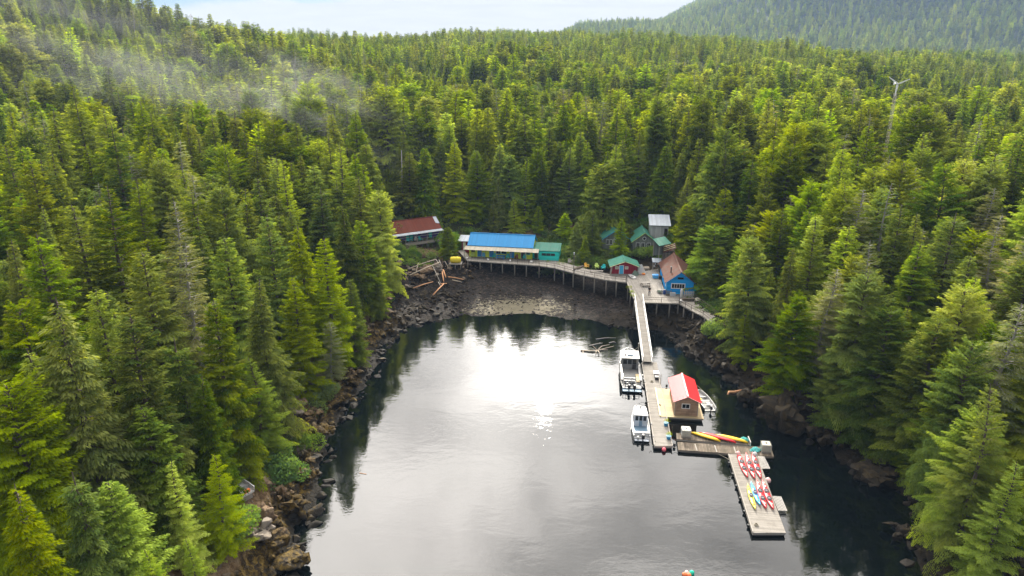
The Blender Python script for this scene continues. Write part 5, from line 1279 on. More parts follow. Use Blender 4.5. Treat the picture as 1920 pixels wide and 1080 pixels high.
def tarp(px, z, r, label, mat='teal_tarp', h=.5, group='teal tarps'):
    g = np.random.default_rng(int(px[0])); n = 22; rings = []
    for i in range(6):
        f = 1 - i / 5.5; rings.append([(r * (f ** .7) * (1 + .16 * math.sin(3 * 2 * math.pi * k / n + i) + .10 * g.normal()) * math.cos(2 * math.pi * k / n), r * .62 * (f ** .7) * (1 + .12 * g.normal()) * math.sin(2 * math.pi * k / n), h * (1 - f ** 1.6) * (1 + .08 * g.normal())) for k in range(n)])
    o = MB().loft(rings).obj('tarp', mat, smooth=False, loc=at(*px, z)); tag(o, label, 'tarp', group)
tarp((1395, 826), .56, .68, 'crumpled teal tarp behind the kayaks on the timber float'); tarp((1416, 845), .44, .68, 'crumpled teal tarp beside the yellowed tank')
o = thing('low_rack', 'low pale timber frame at the right end of the rear timber float', 'rack', at(1405, 832, .56), R(-6)); MB().bar((0, -.5, 0), (0, -.5, .5), .09).bar((0, .9, 0), (0, .9, .5), .09).obj('post', 'pale_slat', o); MB().bar((0, -.55, .53), (0, .95, .53), .12, .06).obj('rail', 'pale_slat', o)

def buoy(px, r, mat, label, z=None, group='buoys'):
    a = at(px[0], px[1], z if z is not None else r * .6); o = thing('buoy', label, 'buoy', a, 0, group)
    MB().ball((0, 0, 0), r, 18, 12, (1, 1, 1.08)).obj('float_ball', mat, o, smooth=True); MB().tube([(0, 0, r * 1.02), (0, 0, r * 1.22)], r * .22, 8).obj('eye', mat, o)
buoy((1245, 843), .27, 'pink_buoy', 'bright pink buoy against the end of the long dock', .25)
buoy((1440, 901), .34, 'pale_pink', 'faded pink buoy at the right side of the kayak dock')
buoy((1384, 850), .27, 'pale_pink', 'pale pink buoy behind the leftmost red kayak', .85); buoy((1415.5, 852), .30, 'gel_white', 'white buoy behind the rightmost red kayak', .9)
buoy((1297, 1074.5), .26, 'teal_buoy', 'teal green buoy floating at the bottom edge of the photo'); buoy((1287.5, 1074), .22, 'pale_pink', 'pale pink buoy in the cluster at the bottom edge'); buoy((1283, 1077.5), .22, 'orange_buoy', 'left orange buoy in the cluster at the bottom edge'); buoy((1291.5, 1079), .24, 'orange_buoy', 'deeper orange buoy in front of the cluster at the bottom edge')
for px, r, lab in (((1228, 829.5), .15, 'dark small fender at the left end corner of the long dock'), ((1264.5, 834), .18, 'dark fender at the right end corner of the long dock'), ((1208, 722), .17, 'dark fender between the large boat and the dock'), ((1211.5, 755), .17, 'dark fender on the dock below the large boat'), ((1250, 723), .16, 'dark fender by the plywood float')):
    o = MB().tube([(0, 0, -.3), (0, 0, -.2), (0, 0, .1), (0, 0, .2)], [r * .4, r, r, r * .4], 12).obj('fender', 'float_black', smooth=True, loc=at(px[0], px[1], .35)); tag(o, lab, 'fender', 'fenders along the dock')

def planter(px, label):
    o = thing('planter', label, 'planter', at(*px, .5), R(-6.6), 'flower pots on the dock')
    MB().tube([(0, 0, 0), (0, 0, .42), (0, 0, .46)], [.24, .31, .33], 14).obj('pot', 'planter_blue', o, smooth=False)
    V, F, r_ = shrub_arrays(int(px[1]), 420, .16); me = np_mesh('leaves', V * (.34, .34, .5) + (0, 0, .42), F, ['young_foliage'], rnd=r_); l = bpy.data.objects.new('leaves', me); sc.collection.objects.link(l); l.parent = o
    V, F, r_ = shrub_arrays(int(px[1]) + 5, 130, .15); me = np_mesh('flowers', V * (.37, .37, .54) + (0, 0, .44), F, ['flower']); l = bpy.data.objects.new('flowers', me); sc.collection.objects.link(l); l.parent = o
planter((1248.5, 798), 'blue pot of yellow flowers on the long dock, the farther one'); planter((1253.5, 823), 'blue pot of yellow flowers nearest the end of the long dock')
def crate(px, z, s, mat, label, name='storage_box', rz=R(-6.6), lid='white_paint'):
    o = thing(name, label, 'box', at(*px, z), rz); MB().loft([[(-s[0] * f, -s[1] * f, zz), (s[0] * f, -s[1] * f, zz), (s[0] * f, s[1] * f, zz), (-s[0] * f, s[1] * f, zz)] for f, zz in ((.46, 0), (.5, s[2]))]).obj('box', mat, o)
    MB().box(-s[0] * .53, s[0] * .53, -s[1] * .53, s[1] * .53, s[2] + .003, s[2] + .09).obj('lid', lid, o)
crate((1230, 704), .5, (.75, 1.0, .5), 'gel_white', 'white dock box on the right side of the long dock'); crate((1231, 711), .5, (.55, .6, .4), 'dark_metal', 'black battery box in front of the white dock box', lid='dark_metal')
o = thing('mooring_post', 'tall thin grey post standing in the water left of the gangway', 'post', at(1196, 671, 0)); MB().tube([(0, 0, -1.5), (0, 0, 2.6)], .10, 8).obj('shaft', 'weathered', o); MB().tube([(0, 0, 2.6), (0, 0, 2.72)], [.12, .05], 8).obj('cap', 'white_paint', o)
for x, y, lab in ((1238, 724, 'thin pole leaning by the plywood float'),):
    o = MB().tube([(0, 0, -.6), (.05, .2, 1.9)], .05, 6).obj('pole', 'weathered', loc=at(x, y, .3)); tag(o, lab, 'pole')

# ---- boats: y toward the bow
def hull(L, B, free, floor, bowp=1.0, n=18, flare=.86, sheer=.45, bluff=2.2, draft=.35):
    R_ = []
    for i in range(n):
        t = i / (n - 1); u = max(0, (t - .45) / .55); b = B / 2 * max(.02, (1 - u ** bluff)) ** (.75 * bowp) * (.92 + .08 * min(1, t * 4)); y = t * L
        s = free + sheer * u ** 2; k = -draft + (draft + .6 * free) * u ** 3; c = -.12 + (.5 * free) * u ** 2; fl = max(floor, k + .10); fl = min(fl, s - .04); w = max(b - .10, .01)
        R_.append([(0, y, k), (b * flare, y, c), (b, y, s), (w, y, s + .012), (w * .96, y, fl), (-w * .96, y, fl), (-w, y, s + .012), (-b, y, s), (-b * flare, y, c)])
    return R_
def outboard(o, x, y, s=1.0, mat='dark_metal', lab=None):
    e = MB().loft([[(x + a * .17 * s, y - .25 * s + b * .24 * s, z) for a, b in ((-1, -1), (1, -1), (1, 1), (-1, 1))] for z in (.55 * s, .95 * s)] + [[(x + a * .12 * s, y - .25 * s + b * .18 * s, 1.06 * s) for a, b in ((-1, -1), (1, -1), (1, 1), (-1, 1))]]).obj('outboard', mat, o)
    MB().box(x - .06 * s, x + .06 * s, y - .32 * s, y - .12 * s, -.5, .55 * s).obj('leg', 'dark_metal', e); MB().tube([(x, y - .36 * s, -.42), (x, y - .30 * s, -.42)], .16 * s, 8).obj('propeller', 'metal', e)
def boats():
    g = 'boats in the cove'
    # large aluminium work boat
    c = at(1184.5, 733, 0); rz = R(-6.5); o = thing('work_boat', 'large bare metal work boat with open cargo deck moored beside the ramp foot', 'boat', c, rz, g)
    L, B = 12.4, 3.3
    MB().loft(hull(L, B, .85, .45, 1.0, bluff=2.6, draft=.4)).obj('hull', 'alloy', o, smooth=False)
    MB().box(-1.15, 1.15, .3, 8.3, .46, .49).obj('cargo_deck', 'alloy_floor', o)
    for s in (-1, 1):
        MB().box(s * 1.45 - .22, s * 1.45 + .22, 1.7, 7.2, .5, 1.02).obj('side_locker', 'alloy_light', o)
        MB().tube([(s * 1.62, y, 1.0) for y in (.2, 7.5)], .10, 8).obj('rub_rail', 'float_black', o)
    h = MB().loft([[(-1.35, 6.6, .5), (1.35, 6.6, .5), (1.25, 9.7, .6), (-1.25, 9.7, .6)], [(-1.30, 6.7, 2.35), (1.30, 6.7, 2.35), (1.1, 9.2, 2.35), (-1.1, 9.2, 2.35)]]).obj('cabin', 'alloy', o)
    MB().box(-1.42, 1.42, 6.45, 9.5, 2.36, 2.45).obj('roof', 'alloy_light', h)
    for x in (-1.1, -.38, .34): MB().box(x, x + .62, 6.60, 6.66, 1.35, 2.1).obj('window', 'glass', h)
    MB().box(.35, .95, 6.57, 6.60, .5, 1.3).obj('door', 'dark_metal', h)
    MB().box(-.45, .45, 7.3, 8.3, 2.452, 2.62).obj('hatch', 'deck_blue', h); MB().tube([(0, 8.8, 2.46), (0, 8.8, 3.4)], .03, 6).tube([(-.5, 8.8, 3.0), (.5, 8.8, 3.0)], .03, 6).obj('mast', 'metal', h)
    MB().ball((-.8, 7.6, 2.6), .16, 10, 6).obj('radar_dome', 'gel_white', h, smooth=True)
    MB().loft([[(-1.2, 9.8, .9), (1.2, 9.8, .9), (.5, 11.6, 1.15), (-.5, 11.6, 1.15)], [(-1.2, 9.8, 1.0), (1.2, 9.8, 1.0), (.5, 11.6, 1.25), (-.5, 11.6, 1.25)]]).obj('foredeck', 'alloy_light', o)
    m = MB(); pts = [(-1.5, 8.6, 1.5), (-1.35, 10.2, 1.65), (-.8, 11.5, 1.8), (0, 12.3, 1.85), (.8, 11.5, 1.8), (1.35, 10.2, 1.65), (1.5, 8.6, 1.5)]; m.tube(pts, .03, 6)
    for p in pts: m.tube([p, (p[0] * .97, p[1] - .05, .95)], .025, 5)
    m.obj('bow_rail', 'metal', o)
    m = MB()
    for x in (-1.2, -.6, 0, .6, 1.2): m.tube([(x, .9, .5), (x, .9, 1.75)], .03, 5)
    for z in (.9, 1.3, 1.75): m.tube([(-1.3, .9, z), (1.3, .9, z)], .03, 5)
    m.tube([(-1.3, .9, 1.75), (-1.3, 2.2, 1.75), (-1.3, 2.2, .5)], .03, 5).tube([(1.3, .9, 1.75), (1.3, 2.2, 1.75), (1.3, 2.2, .5)], .03, 5); m.obj('stern_rack', 'metal', o)
    MB().box(-1.1, .5, 1.3, 1.9, .5, 1.0).obj('engine_box', 'dark_metal', o); MB().box(-1.1, .6, 2.0, 2.25, .5, 1.15).obj('bench', 'gel_white', o)
    MB().box(.75, 1.35, 1.6, 4.3, .5, .8).obj('cargo_crate', 'ply', o)
    MB().box(-1.4, 1.4, -.75, .1, .22, .30).obj('swim_step', 'deck_blue', o); outboard(o, -.45, -.1, 1.15); outboard(o, .35, -.1, 1.15)
    MB().bar((-.9, -.3, .3), (-.9, .1, 1.6), .05).bar((-.55, -.3, .3), (-.55, .1, 1.6), .05).bar((-.9, -.2, .6), (-.55, -.2, .6), .04).bar((-.9, -.1, .95), (-.55, -.1, .95), .04).bar((-.9, 0, 1.3), (-.55, 0, 1.3), .04).obj('ladder', 'metal', o)
    MB().ball((1.75, 3.3, 1.0), .23, 10, 8).ball((1.78, 2.6, .8), .2, 10, 8).obj('fender', 'gel_white', o, smooth=True)
    # small cabin boat
    c = at(1203, 826, 0); o = thing('cabin_boat', 'small white cabin boat with three rear windows and outboard motors', 'boat', c, rz, g)
    MB().loft(hull(7.4, 2.35, .75, .35, .9, draft=.3)).obj('hull', 'gel_white', o)
    MB().box(-.85, .85, .75, 3.1, .36, .385).obj('deck', 'deck_blue', o)
    h = MB().loft([[(-.92, 3.0, .4), (.92, 3.0, .4), (.80, 5.6, .5), (-.80, 5.6, .5)], [(-.86, 3.05, 2.1), (.86, 3.05, 2.1), (.72, 5.0, 2.1), (-.72, 5.0, 2.1)]]).obj('cabin', 'lightgrey_paint', o)
    MB().loft([[(-.98, 2.75, 2.11), (.98, 2.75, 2.11), (.8, 5.3, 2.11), (-.8, 5.3, 2.11)], [(-.92, 2.8, 2.20), (.92, 2.8, 2.20), (.74, 5.25, 2.20), (-.74, 5.25, 2.20)]]).obj('roof', 'gel_white', h)
    for x in (-.72, -.19, .34): MB().box(x, x + .38, 2.985, 3.03, 1.25, 1.9).obj('window', 'glass', h)
    MB().box(-.2, .2, 2.96, 2.985, .4, 1.2).obj('door', 'deck_blue', h)
    MB().ball((.05, 4.9, 2.33), .17, 12, 8).obj('radar_dome', 'gel_white', h, smooth=True)
    r_ = MB(); n = 16; [None]; r_.loft([[(.55 + (.17 + f * .05 * math.cos(q)) * math.cos(2 * math.pi * k / n), 2.93 + .04 * math.sin(q), .95 + (.17 + .05 * math.cos(q)) * math.sin(2 * math.pi * k / n)) for k in range(n)] for f, q in ((1, 0), (1, 1.6), (1, 3.1), (1, 4.7), (1, 6.28))], cap=False).obj('life_ring', 'gel_white', o)
    MB().box(-1.05, 1.05, .35, .75, .36, .95).obj('transom_bench', 'gel_white', o)
    m = MB().tube([(-.9, 5.2, 1.3), (-.75, 6.4, 1.5), (0, 7.3, 1.6), (.75, 6.4, 1.5), (.9, 5.2, 1.3)], .025, 5); m.obj('bow_rail', 'metal', o)
    MB().box(-.9, .9, -.45, .02, .15, .2).obj('swim_step', 'lightgrey_paint', o); outboard(o, .12, -.15, 1.1); outboard(o, -.5, -.1, .7, 'gel_white')
    for x in (-.98, -.9): pass
    # open skiff
    c = at(1331.5, 771, 0); o = thing('skiff', 'small open metal skiff with dark outboard tied behind the boathouse', 'boat', c, R(4), g)
    MB().loft(hull(5.1, 1.9, .55, .08, .85, sheer=.3, draft=.15)).obj('hull', 'gel_white', o)
    for y in (1.0, 2.3, 3.5): MB().box(-.72, .72, y, y + .3, .38, .42).obj('seat', 'alloy', o)
    MB().box(-.75, -.3, 2.75, 3.2, .1, .42).obj('fuel_can', 'yellow_plastic', o); MB().box(0, .5, 1.5, 1.9, .1, .4).obj('gear_box', 'gel_white', o)
    MB().box(-.6, .6, .15, 4.0, .085, .10).obj('floor', 'alloy_floor', o); outboard(o, 0, -.02, .85)
    # small boat pulled up in the trees
    p = at(462, 899, 6.6); zt = float(terrain(np.array([p.x]), np.array([p.y]))[0]); o = thing('dinghy', 'small white boat pulled up among the trees above the left shore', 'boat', (p.x, p.y, zt + 1.3), R(52), g)
    MB().loft(hull(4.0, 1.7, .5, .05, .8, sheer=.25, draft=.15)).obj('hull', 'gel_white', o)
    for y in (.8, 2.0): MB().box(-.65, .65, y, y + .28, .32, .36).obj('seat', 'alloy', o)
    MB().box(-.3, .3, .1, .35, .08, .4).obj('gear_box', 'orange_buoy', o); MB().bar((-.7, .6, -.6), (.7, .6, -.6), .2, .9).bar((-.7, 3, -.5), (.7, 3, -.5), .2, .9).obj('cradle', 'weathered', o)
    tarp((432, 884), zt + 1.0, 1.7, 'flat green tarp behind the small white boat in the trees', 'green_tarp', .4, None)
flat('lightgrey_paint', (.50, .54, .60), .5)
boats()

# ---- things on the deck
def person():
    o = thing('person', 'person in black top and dark trousers standing on the plank deck', 'person', at(1217.3, 553.2, 4.5) + Vector((0, 0, .01)), R(8))
    def skin(name, verts, edges, mat, par):
        me = bpy.data.meshes.new(name); me.from_pydata([v[:3] for v in verts], edges, []); me.materials.append(MATS[mat]); b = bpy.data.objects.new(name, me); sc.collection.objects.link(b); b.parent = par
        md = b.modifiers.new('skin', 'SKIN'); md.use_smooth_shade = True
        sv = me.skin_vertices[0] if me.skin_vertices else None
        if sv is None:
            bpy.context.view_layer.objects.active = b
        for i, v in enumerate(verts): me.skin_vertices[0].data[i].radius = (v[3], v[3] * (v[4] if len(v) > 4 else 1)); me.skin_vertices[0].data[i].use_root = (i == 0)
        sb = b.modifiers.new('sub', 'SUBSURF'); sb.levels = 1; sb.render_levels = 1; return b
    V = [(0, 0, .93, .15, .7), (0, 0, 1.12, .13, .75), (0, .01, 1.36, .16, .65), (0, 0, 1.48, .07), (0, -.01, 1.56, .062), (0, -.02, 1.64, .095, 1.1), (0, -.01, 1.73, .075)]; E = [(0, 1), (1, 2), (2, 3), (3, 4), (4, 5), (5, 6)]
    def chain(root, pts):
        k = root
        for p in pts: V.append(p); E.append((k, len(V) - 1)); k = len(V) - 1
        return k
    for s in (-1, 1):
        chain(0, [(s * .10, 0, .86, .10), (s * .12, -.01, .50, .065), (s * .13, .02, .10, .042), (s * .14, -.10, .035, .035), (s * .145, -.17, .03, .028)])
        h = chain(2, [(s * .19, 0, 1.40, .06), (s * .27, .06, 1.14, .042), (s * .17, -.10, 1.00, .032), (s * .12, -.15, .98, .032, .5)])
        for k, (dx, dz, l) in enumerate(((.0, .03, .06), (.0, .01, .07), (.0, -.012, .065), (.0, -.03, .05))):
            chain(h, [(s * .08, -.19, .98 + dz, .010), (s * (.08 - l * .6), -.215, .97 + dz, .009)])
        chain(h, [(s * .10, -.15, 1.02, .011), (s * .07, -.17, 1.04, .010)])
    b = skin('body', V, E, 'skin', o)
    S = [(0, 0, .90, .165, .75), (0, 0, 1.12, .145, .8), (0, .01, 1.37, .175, .68), (0, 0, 1.46, .09)]; Q = [(0, 1), (1, 2), (2, 3)]
    for s in (-1, 1):
        S += [(s * .19, 0, 1.40, .075), (s * .27, .06, 1.14, .056), (s * .19, -.08, 1.01, .044)]; n = len(S); Q += [(2, n - 3), (n - 3, n - 2), (n - 2, n - 1)]
    skin('jacket', S, Q, 'black_cloth', o)
    S = [(0, 0, .95, .16, .75)]; Q = []
    for s in (-1, 1):
        S += [(s * .10, 0, .84, .115), (s * .12, -.01, .50, .082), (s * .13, .02, .12, .062)]; n = len(S); Q += [(0, n - 3), (n - 3, n - 2), (n - 2, n - 1)]
    skin('trousers', S, Q, 'blue_grey_cloth', o)
    MB().ball((0, .015, 1.70), .112, 14, 10, (.85, 1, .95)).obj('hair', 'hair', o, smooth=True)
    for s in (-1, 1): MB().box(s * .14 - .05, s * .14 + .05, -.22, .07, 0, .08).obj('shoe', 'black_cloth', o)
    f = MB().ball((0, -.125, 1.64), .018, 6, 5).obj('nose', 'skin', o); MB().ball((-.034, -.112, 1.665), .011, 6, 5).obj('eye', 'dark_metal', o); MB().ball((.034, -.112, 1.665), .011, 6, 5).obj('eye', 'dark_metal', o); MB().box(-.025, .025, -.118, -.108, 1.595, 1.602).obj('mouth', 'redwood', o)
person()
def deck_things():
    z = 4.5; cg = 'chairs on the boardwalk and decks'
    chair('chair', 'orange yellow slatted chair on the boardwalk', 'orange_chair', at(1100, 502, z), R(30)); chair('chair', 'yellow green slatted chair on the boardwalk', 'lime_paint', at(1119, 503, z), R(5)); chair('chair', 'turquoise slatted chair left of the red cabin', 'turq_paint', at(1131, 505, z), R(-25))
    chair('chair', 'grey wooden chair by the annex corner on the boardwalk', 'weathered', at(1069, 494, z), R(15))
    o = thing('bench', 'long low grey bench in front of the orange yellow chair', 'bench', at(1118, 511, z), R(-12)); MB().box(-1.4, 1.4, -.2, .2, .4, .46).obj('seat', 'weathered', o)
    for x in (-1.2, 1.2): MB().box(x - .05, x + .05, -.18, .18, 0, .4).obj('leg', 'weathered', o)
    # overturned canoe by the annex, lamp post
    o = thing('canoe', 'dark upturned canoe lying on the boardwalk beside the lamp post', 'canoe', at(1085, 503, z), R(48))
    MB().loft([[(-2.2 + 4.4 * i / 12 , math.cos(q) * .42 * max(.03, 1 - abs(-1 + i / 6) ** 2.2), .05 + math.sin(q) * .38 * max(.15, 1 - abs(-1 + i / 6) ** 3)) for q in [k * math.pi / 6 for k in range(7)]] for i in range(13)]).obj('hull', 'dark_wood', o, smooth=True); MB().bar((-1.9, -.35, .04), (1.9, -.35, .04), .04).bar((-1.9, .35, .04), (1.9, .35, .04), .04).obj('gunwale', 'white_paint', o)
    o = thing('lamp_post', 'tall pole with a pale lamp standing at the boardwalk edge', 'lamp post', at(1075.5, 512, z), 0); MB().tube([(0, 0, -2.0), (0, 0, 4.0)], [.09, .07], 8).obj('pole', 'pile_wood', o); MB().tube([(0, 0, 4.0), (0, 0, 4.45), (0, 0, 4.5)], [.13, .13, .04], 10).obj('lamp', 'gel_white', o)
    MB().bar((0, 0, 3.6), (.6, 0, 3.7), .05).obj('arm', 'pile_wood', o)
    # round table
    o = thing('picnic_table', 'weathered picnic table with attached benches in the middle of the deck', 'table', at(1210, 536, z), R(10))
    t = MB(); [t.box(-.95, .95, -.42 + k * .17, -.27 + k * .17, .72, .76) for k in range(5)]; t.obj('table_top', 'weathered', o)
    for s in (-1, 1): MB().box(-.95, .95, s * .75 - .14, s * .75 + .14, .42, .46).obj('bench', 'weathered', o); MB().bar((s * .7, -.25, .72), (s * .7, -.8, 0), .08).bar((s * .7, .25, .72), (s * .7, .8, 0), .08).bar((s * .7, -.85, .40), (s * .7, .85, .40), .08).obj('leg', 'dark_wood', o)
    # kit in front of the red cabin
    o = thing('small_boat', 'small white tender leaning beside the red cabin door', 'boat', at(1184.5, 520, z), R(15)); MB().loft([[(x, y * 1.0, zz) for x, zz in ((-w, .32), (-w * .8, .05), (0, 0), (w * .8, .05), (w, .32), (w * .85, .30), (0, .12), (-w * .85, .30))] for y, w in ((-1.2, .45), (-.4, .55), (.5, .5), (1.1, .3), (1.4, .05))]).obj('hull', 'gel_white', o); MB().box(-.42, .42, -.3, -.1, .2, .24).obj('seat', 'dark_metal', o)
    tarp((1190.5, 516), z, .75, 'grey green bundle of gear beside the small white tender', 'gear_green', 1.0, None)
    m = MB(); n = 7; m.loft([[(-.55 + .18 * k + .1 * math.sin(j * 2.1 + k), .25 * math.sin(k * 1.3 + j) , 1.9 - 1.85 * j / 6 + 0 * k) if False else (-.2 - .05 * j + (.12 + .16 * j / 6 * 1.3) * k - .2, .12 * math.sin(k * 1.7 + j * .6) - .1 * j, 1.9 - 1.88 * j / 6) for k in range(n)] + [(-.2 - .05 * j + (.12 + .16 * j / 6 * 1.3) * k - .2, .12 * math.sin(k * 1.7 + j * .6) - .1 * j + .02, 1.9 - 1.88 * j / 6) for k in range(n - 1, -1, -1)] for j in range(7)])
    o = m.obj('sheet', 'gel_white', loc=at(1200, 512, z)); tag(o, 'white sheet hanging from the right corner of the red cabin roof', 'sheet')
    o = thing('fish_box', 'small orange box on the deck by the foot of the white sheet', 'box', at(1206.5, 515, z), .2); MB().box(-.3, .3, -.2, .2, 0, .28).obj('box', 'orange_buoy', o); MB().box(-.32, .32, -.22, .22, .283, .33).obj('lid', 'orange_plastic', o)
    o = MB().tube([(-.9, 0, .35), (-.85, 0, .35), (.8, .1, .36), (.9, .1, .36)], [.2, .36, .34, .2], 12).obj('log_section', 'pale_log', smooth=False, loc=at(1209.5, 506, z)); tag(o, 'thick pale log section lying at the back edge of the deck', 'log')
    o = thing('work_shelter', 'grey blue roofed work shelter at the left wall of the blue house', 'shelter', at(1224, 508, z), R(-6)); MB().loft([[(-.2, -.1, 1.9), (-.2, 1.5, 2.35), (-.2, 1.5, 2.42), (-.2, -.1, 1.97)], [(1.7, -.1, 1.9), (1.7, 1.5, 2.35), (1.7, 1.5, 2.42), (1.7, -.1, 1.97)]]).obj('roof', 'white_roof', o)
    for x in (0, 1.5):
        for y, t in ((.05, 1.92), (1.35, 2.3)): MB().bar((x, y, 0), (x, y, t), .09).obj('post', 'weathered', o)
    for zz in (.7, 1.2): MB().box(.1, 1.4, .3, 1.2, zz, zz + .05).obj('shelf', 'dark_wood', o)
    k = 0
    for x, zz, c, lab in ((.3, .76, 'gel_white', 'white tub on the lower shelf of the work shelter'), (.8, .76, 'redwood', 'reddish tub in the middle of the lower shelf of the shelter'), (1.2, .76, 'dark_metal', 'black tub on the lower shelf of the shelter'), (.5, 1.26, 'gel_white', 'white tub on the upper shelf of the work shelter'), (1.1, 1.26, 'pale_pink', 'pale pink tub on the upper shelf of the shelter')):
        b = MB().tube([(0, 0, 0), (0, 0, .28)], [.13, .16], 10).obj('tub', c, loc=Matrix.Rotation(R(-6), 4, 'Z') @ Vector((x, .6, zz)) + at(1224, 508, z)); tag(b, lab, 'tub', 'tubs in the work shelter')
    crate((1228.5, 521), z, (1.15, .9, .6), 'blue_plastic', 'light blue fish tote standing in front of the work shelter', 'fish_tote', R(-4), 'blue_paint')
    crate((1238, 523), z, (.6, .6, .55), 'dark_metal', 'dark bin between the blue tote and the blue house', 'bin', R(-4), 'dark_metal')
    o = thing('cart', 'weathered garden cart with tall handle at the front corner of the blue house', 'cart', at(1237, 548.5, z), R(-8)); MB().box(-.45, .45, -.35, .75, .3, .36).box(-.45, -.41, -.35, .75, .36, .6).box(.41, .45, -.35, .75, .36, .6).box(-.41, .41, -.35, -.31, .36, .6).obj('tray', 'weathered', o); MB().bar((-.4, .75, .4), (-.55, 1.5, 1.2), .05).bar((.4, .75, .4), (.25, 1.5, 1.2), .05).bar((-.55, 1.5, 1.2), (.25, 1.5, 1.2), .05).obj('handle', 'weathered', o)
    for s in (-1, 1): MB().tube([(s * .5, 0, .22), (s * .57, 0, .22)], .22, 14).obj('wheel', 'dark_metal', o)
    tarp((1237, 547), z + .37, .4, 'dusty plant bundle lying in the garden cart', 'gear_green', .3, None)
    o = thing('barrel', 'dark blue plastic barrel against the front corner of the blue house', 'barrel', at(1246, 551.5, z)); MB().tube([(0, 0, 0), (0, 0, .1), (0, 0, .45), (0, 0, .8), (0, 0, .9)], [.26, .29, .31, .29, .26], 16).obj('body', 'navy_plastic', o, smooth=True); MB().tube([(0, 0, .9), (0, 0, .93)], .22, 14).obj('lid', 'dark_metal', o)
    o = thing('wire_cage', 'grey wire crate in front of the blue house wall', 'crate', at(1253.5, 553.5, z), R(-4)); c = MB()
    for k in range(7): u = -.5 + k / 6; c.bar((u, -.35, 0), (u, -.35, .9), .03).bar((u, .35, 0), (u, .35, .9), .03)
    for zz in (.02, .3, .6, .9): c.bar((-.5, -.35, zz), (.5, -.35, zz), .03).bar((-.5, .35, zz), (.5, .35, zz), .03).bar((-.5, -.35, zz), (-.5, .35, zz), .03).bar((.5, -.35, zz), (.5, .35, zz), .03)
    c.obj('wires', 'pile_wood', o); MB().box(-.5, .5, -.34, .34, .0, .02).obj('base', 'dark_wood', o)
    o = thing('louvred_unit', 'white slatted box unit beside the wire crate under the big window', 'unit', at(1261, 554.5, z), R(-4)); MB().box(-.5, .5, -.22, .22, 0, .62).obj('case', 'gel_white', o); m = MB(); [m.box(-.44, .44, -.25, -.221, .06 + k * .09, .11 + k * .09) for k in range(6)]; m.obj('louvre', 'lightgrey_paint', o)
    o = thing('propane_tank', 'tall white gas cylinder at the right corner of the blue house', 'cylinder', at(1277.5, 558, z)); MB().tube([(0, 0, 0), (0, 0, .1), (0, 0, 1.5), (0, 0, 1.68), (0, 0, 1.74)], [.22, .27, .27, .18, .06], 16).obj('body', 'gel_white', o, smooth=True); MB().tube([(0, 0, 1.74), (0, 0, 1.88)], .07, 8).obj('valve', 'metal', o)
    o = thing('picket_fence', 'short white picket fence right of the blue house', 'fence', at(1282, 555, z), R(-2)); m = MB()
    for k in range(6): m.loft([[(k * .34, 0, 0), (k * .34 + .22, 0, 0), (k * .34 + .22, .03, 0), (k * .34, .03, 0)], [(k * .34, 0, .9), (k * .34 + .22, 0, .9), (k * .34 + .22, .03, .9), (k * .34, .03, .9)], [(k * .34 + .1, 0, 1.05), (k * .34 + .12, 0, 1.05), (k * .34 + .12, .03, 1.05), (k * .34 + .1, .03, 1.05)]])
    m.obj('picket', 'gel_white', o); MB().box(0, 1.95, .033, .07, .25, .33).box(0, 1.95, .033, .07, .7, .78).obj('rail', 'gel_white', o)
    crate((1290, 564), z - .05, (2.3, .5, .4), 'dark_planks', 'long dark planter box below the white picket fence', 'planter_box', R(-2), 'dark_wood')
    crate((1276, 566.5), z, (.5, .4, .35), 'gel_white', 'small white box at the bend of the front railing', 'cooler', R(20))
    tarp((1307, 563), 4.5, .7, 'pale crumpled tarp beside the right walkway', 'ibc_white', .5, None)
    tarp((1188, 556), 4.5, .01, 'x', 'gel_white') if False else None
    # yellow bundle on its own little platform
    o = thing('platform', 'small plank platform on posts left of the lodge boardwalk', 'platform', at(854, 494, 3.9), R(-3)); MB().box(-1.4, 1.4, -.5, 1.6, -.14, 0).obj('decking', 'weathered', o); piles(o, [(-1.2, -.4), (0, -.4), (1.2, -.4), (-1.2, 1.4), (1.2, 1.4)], -.14, .1)
    m = MB(); rr = []
    for k in range(23):
        x = -1.2 + 2.4 * k / 22; f = (1 - abs(x / 1.3) ** 6) ** .5 * (1 + .06 * math.sin(k * 2.6)); rr.append([(x, math.cos(q) * .62 * f + .5, .72 + math.sin(q) * .70 * f * (1 + .05 * math.sin(k))) for q in [2 * math.pi * j / 14 for j in range(14)]])
    b = m.loft(rr).obj('tarpaulin_bundle', 'yellow_tarp', smooth=True, loc=at(854, 494, 3.9)); tag(b, 'bright yellow ribbed tarpaulin bundle on the small platform', 'bundle')
flat('orange_chair', (.75, .42, .06), .6); flat('gear_green', (.16, .22, .17), .8)
deck_things()

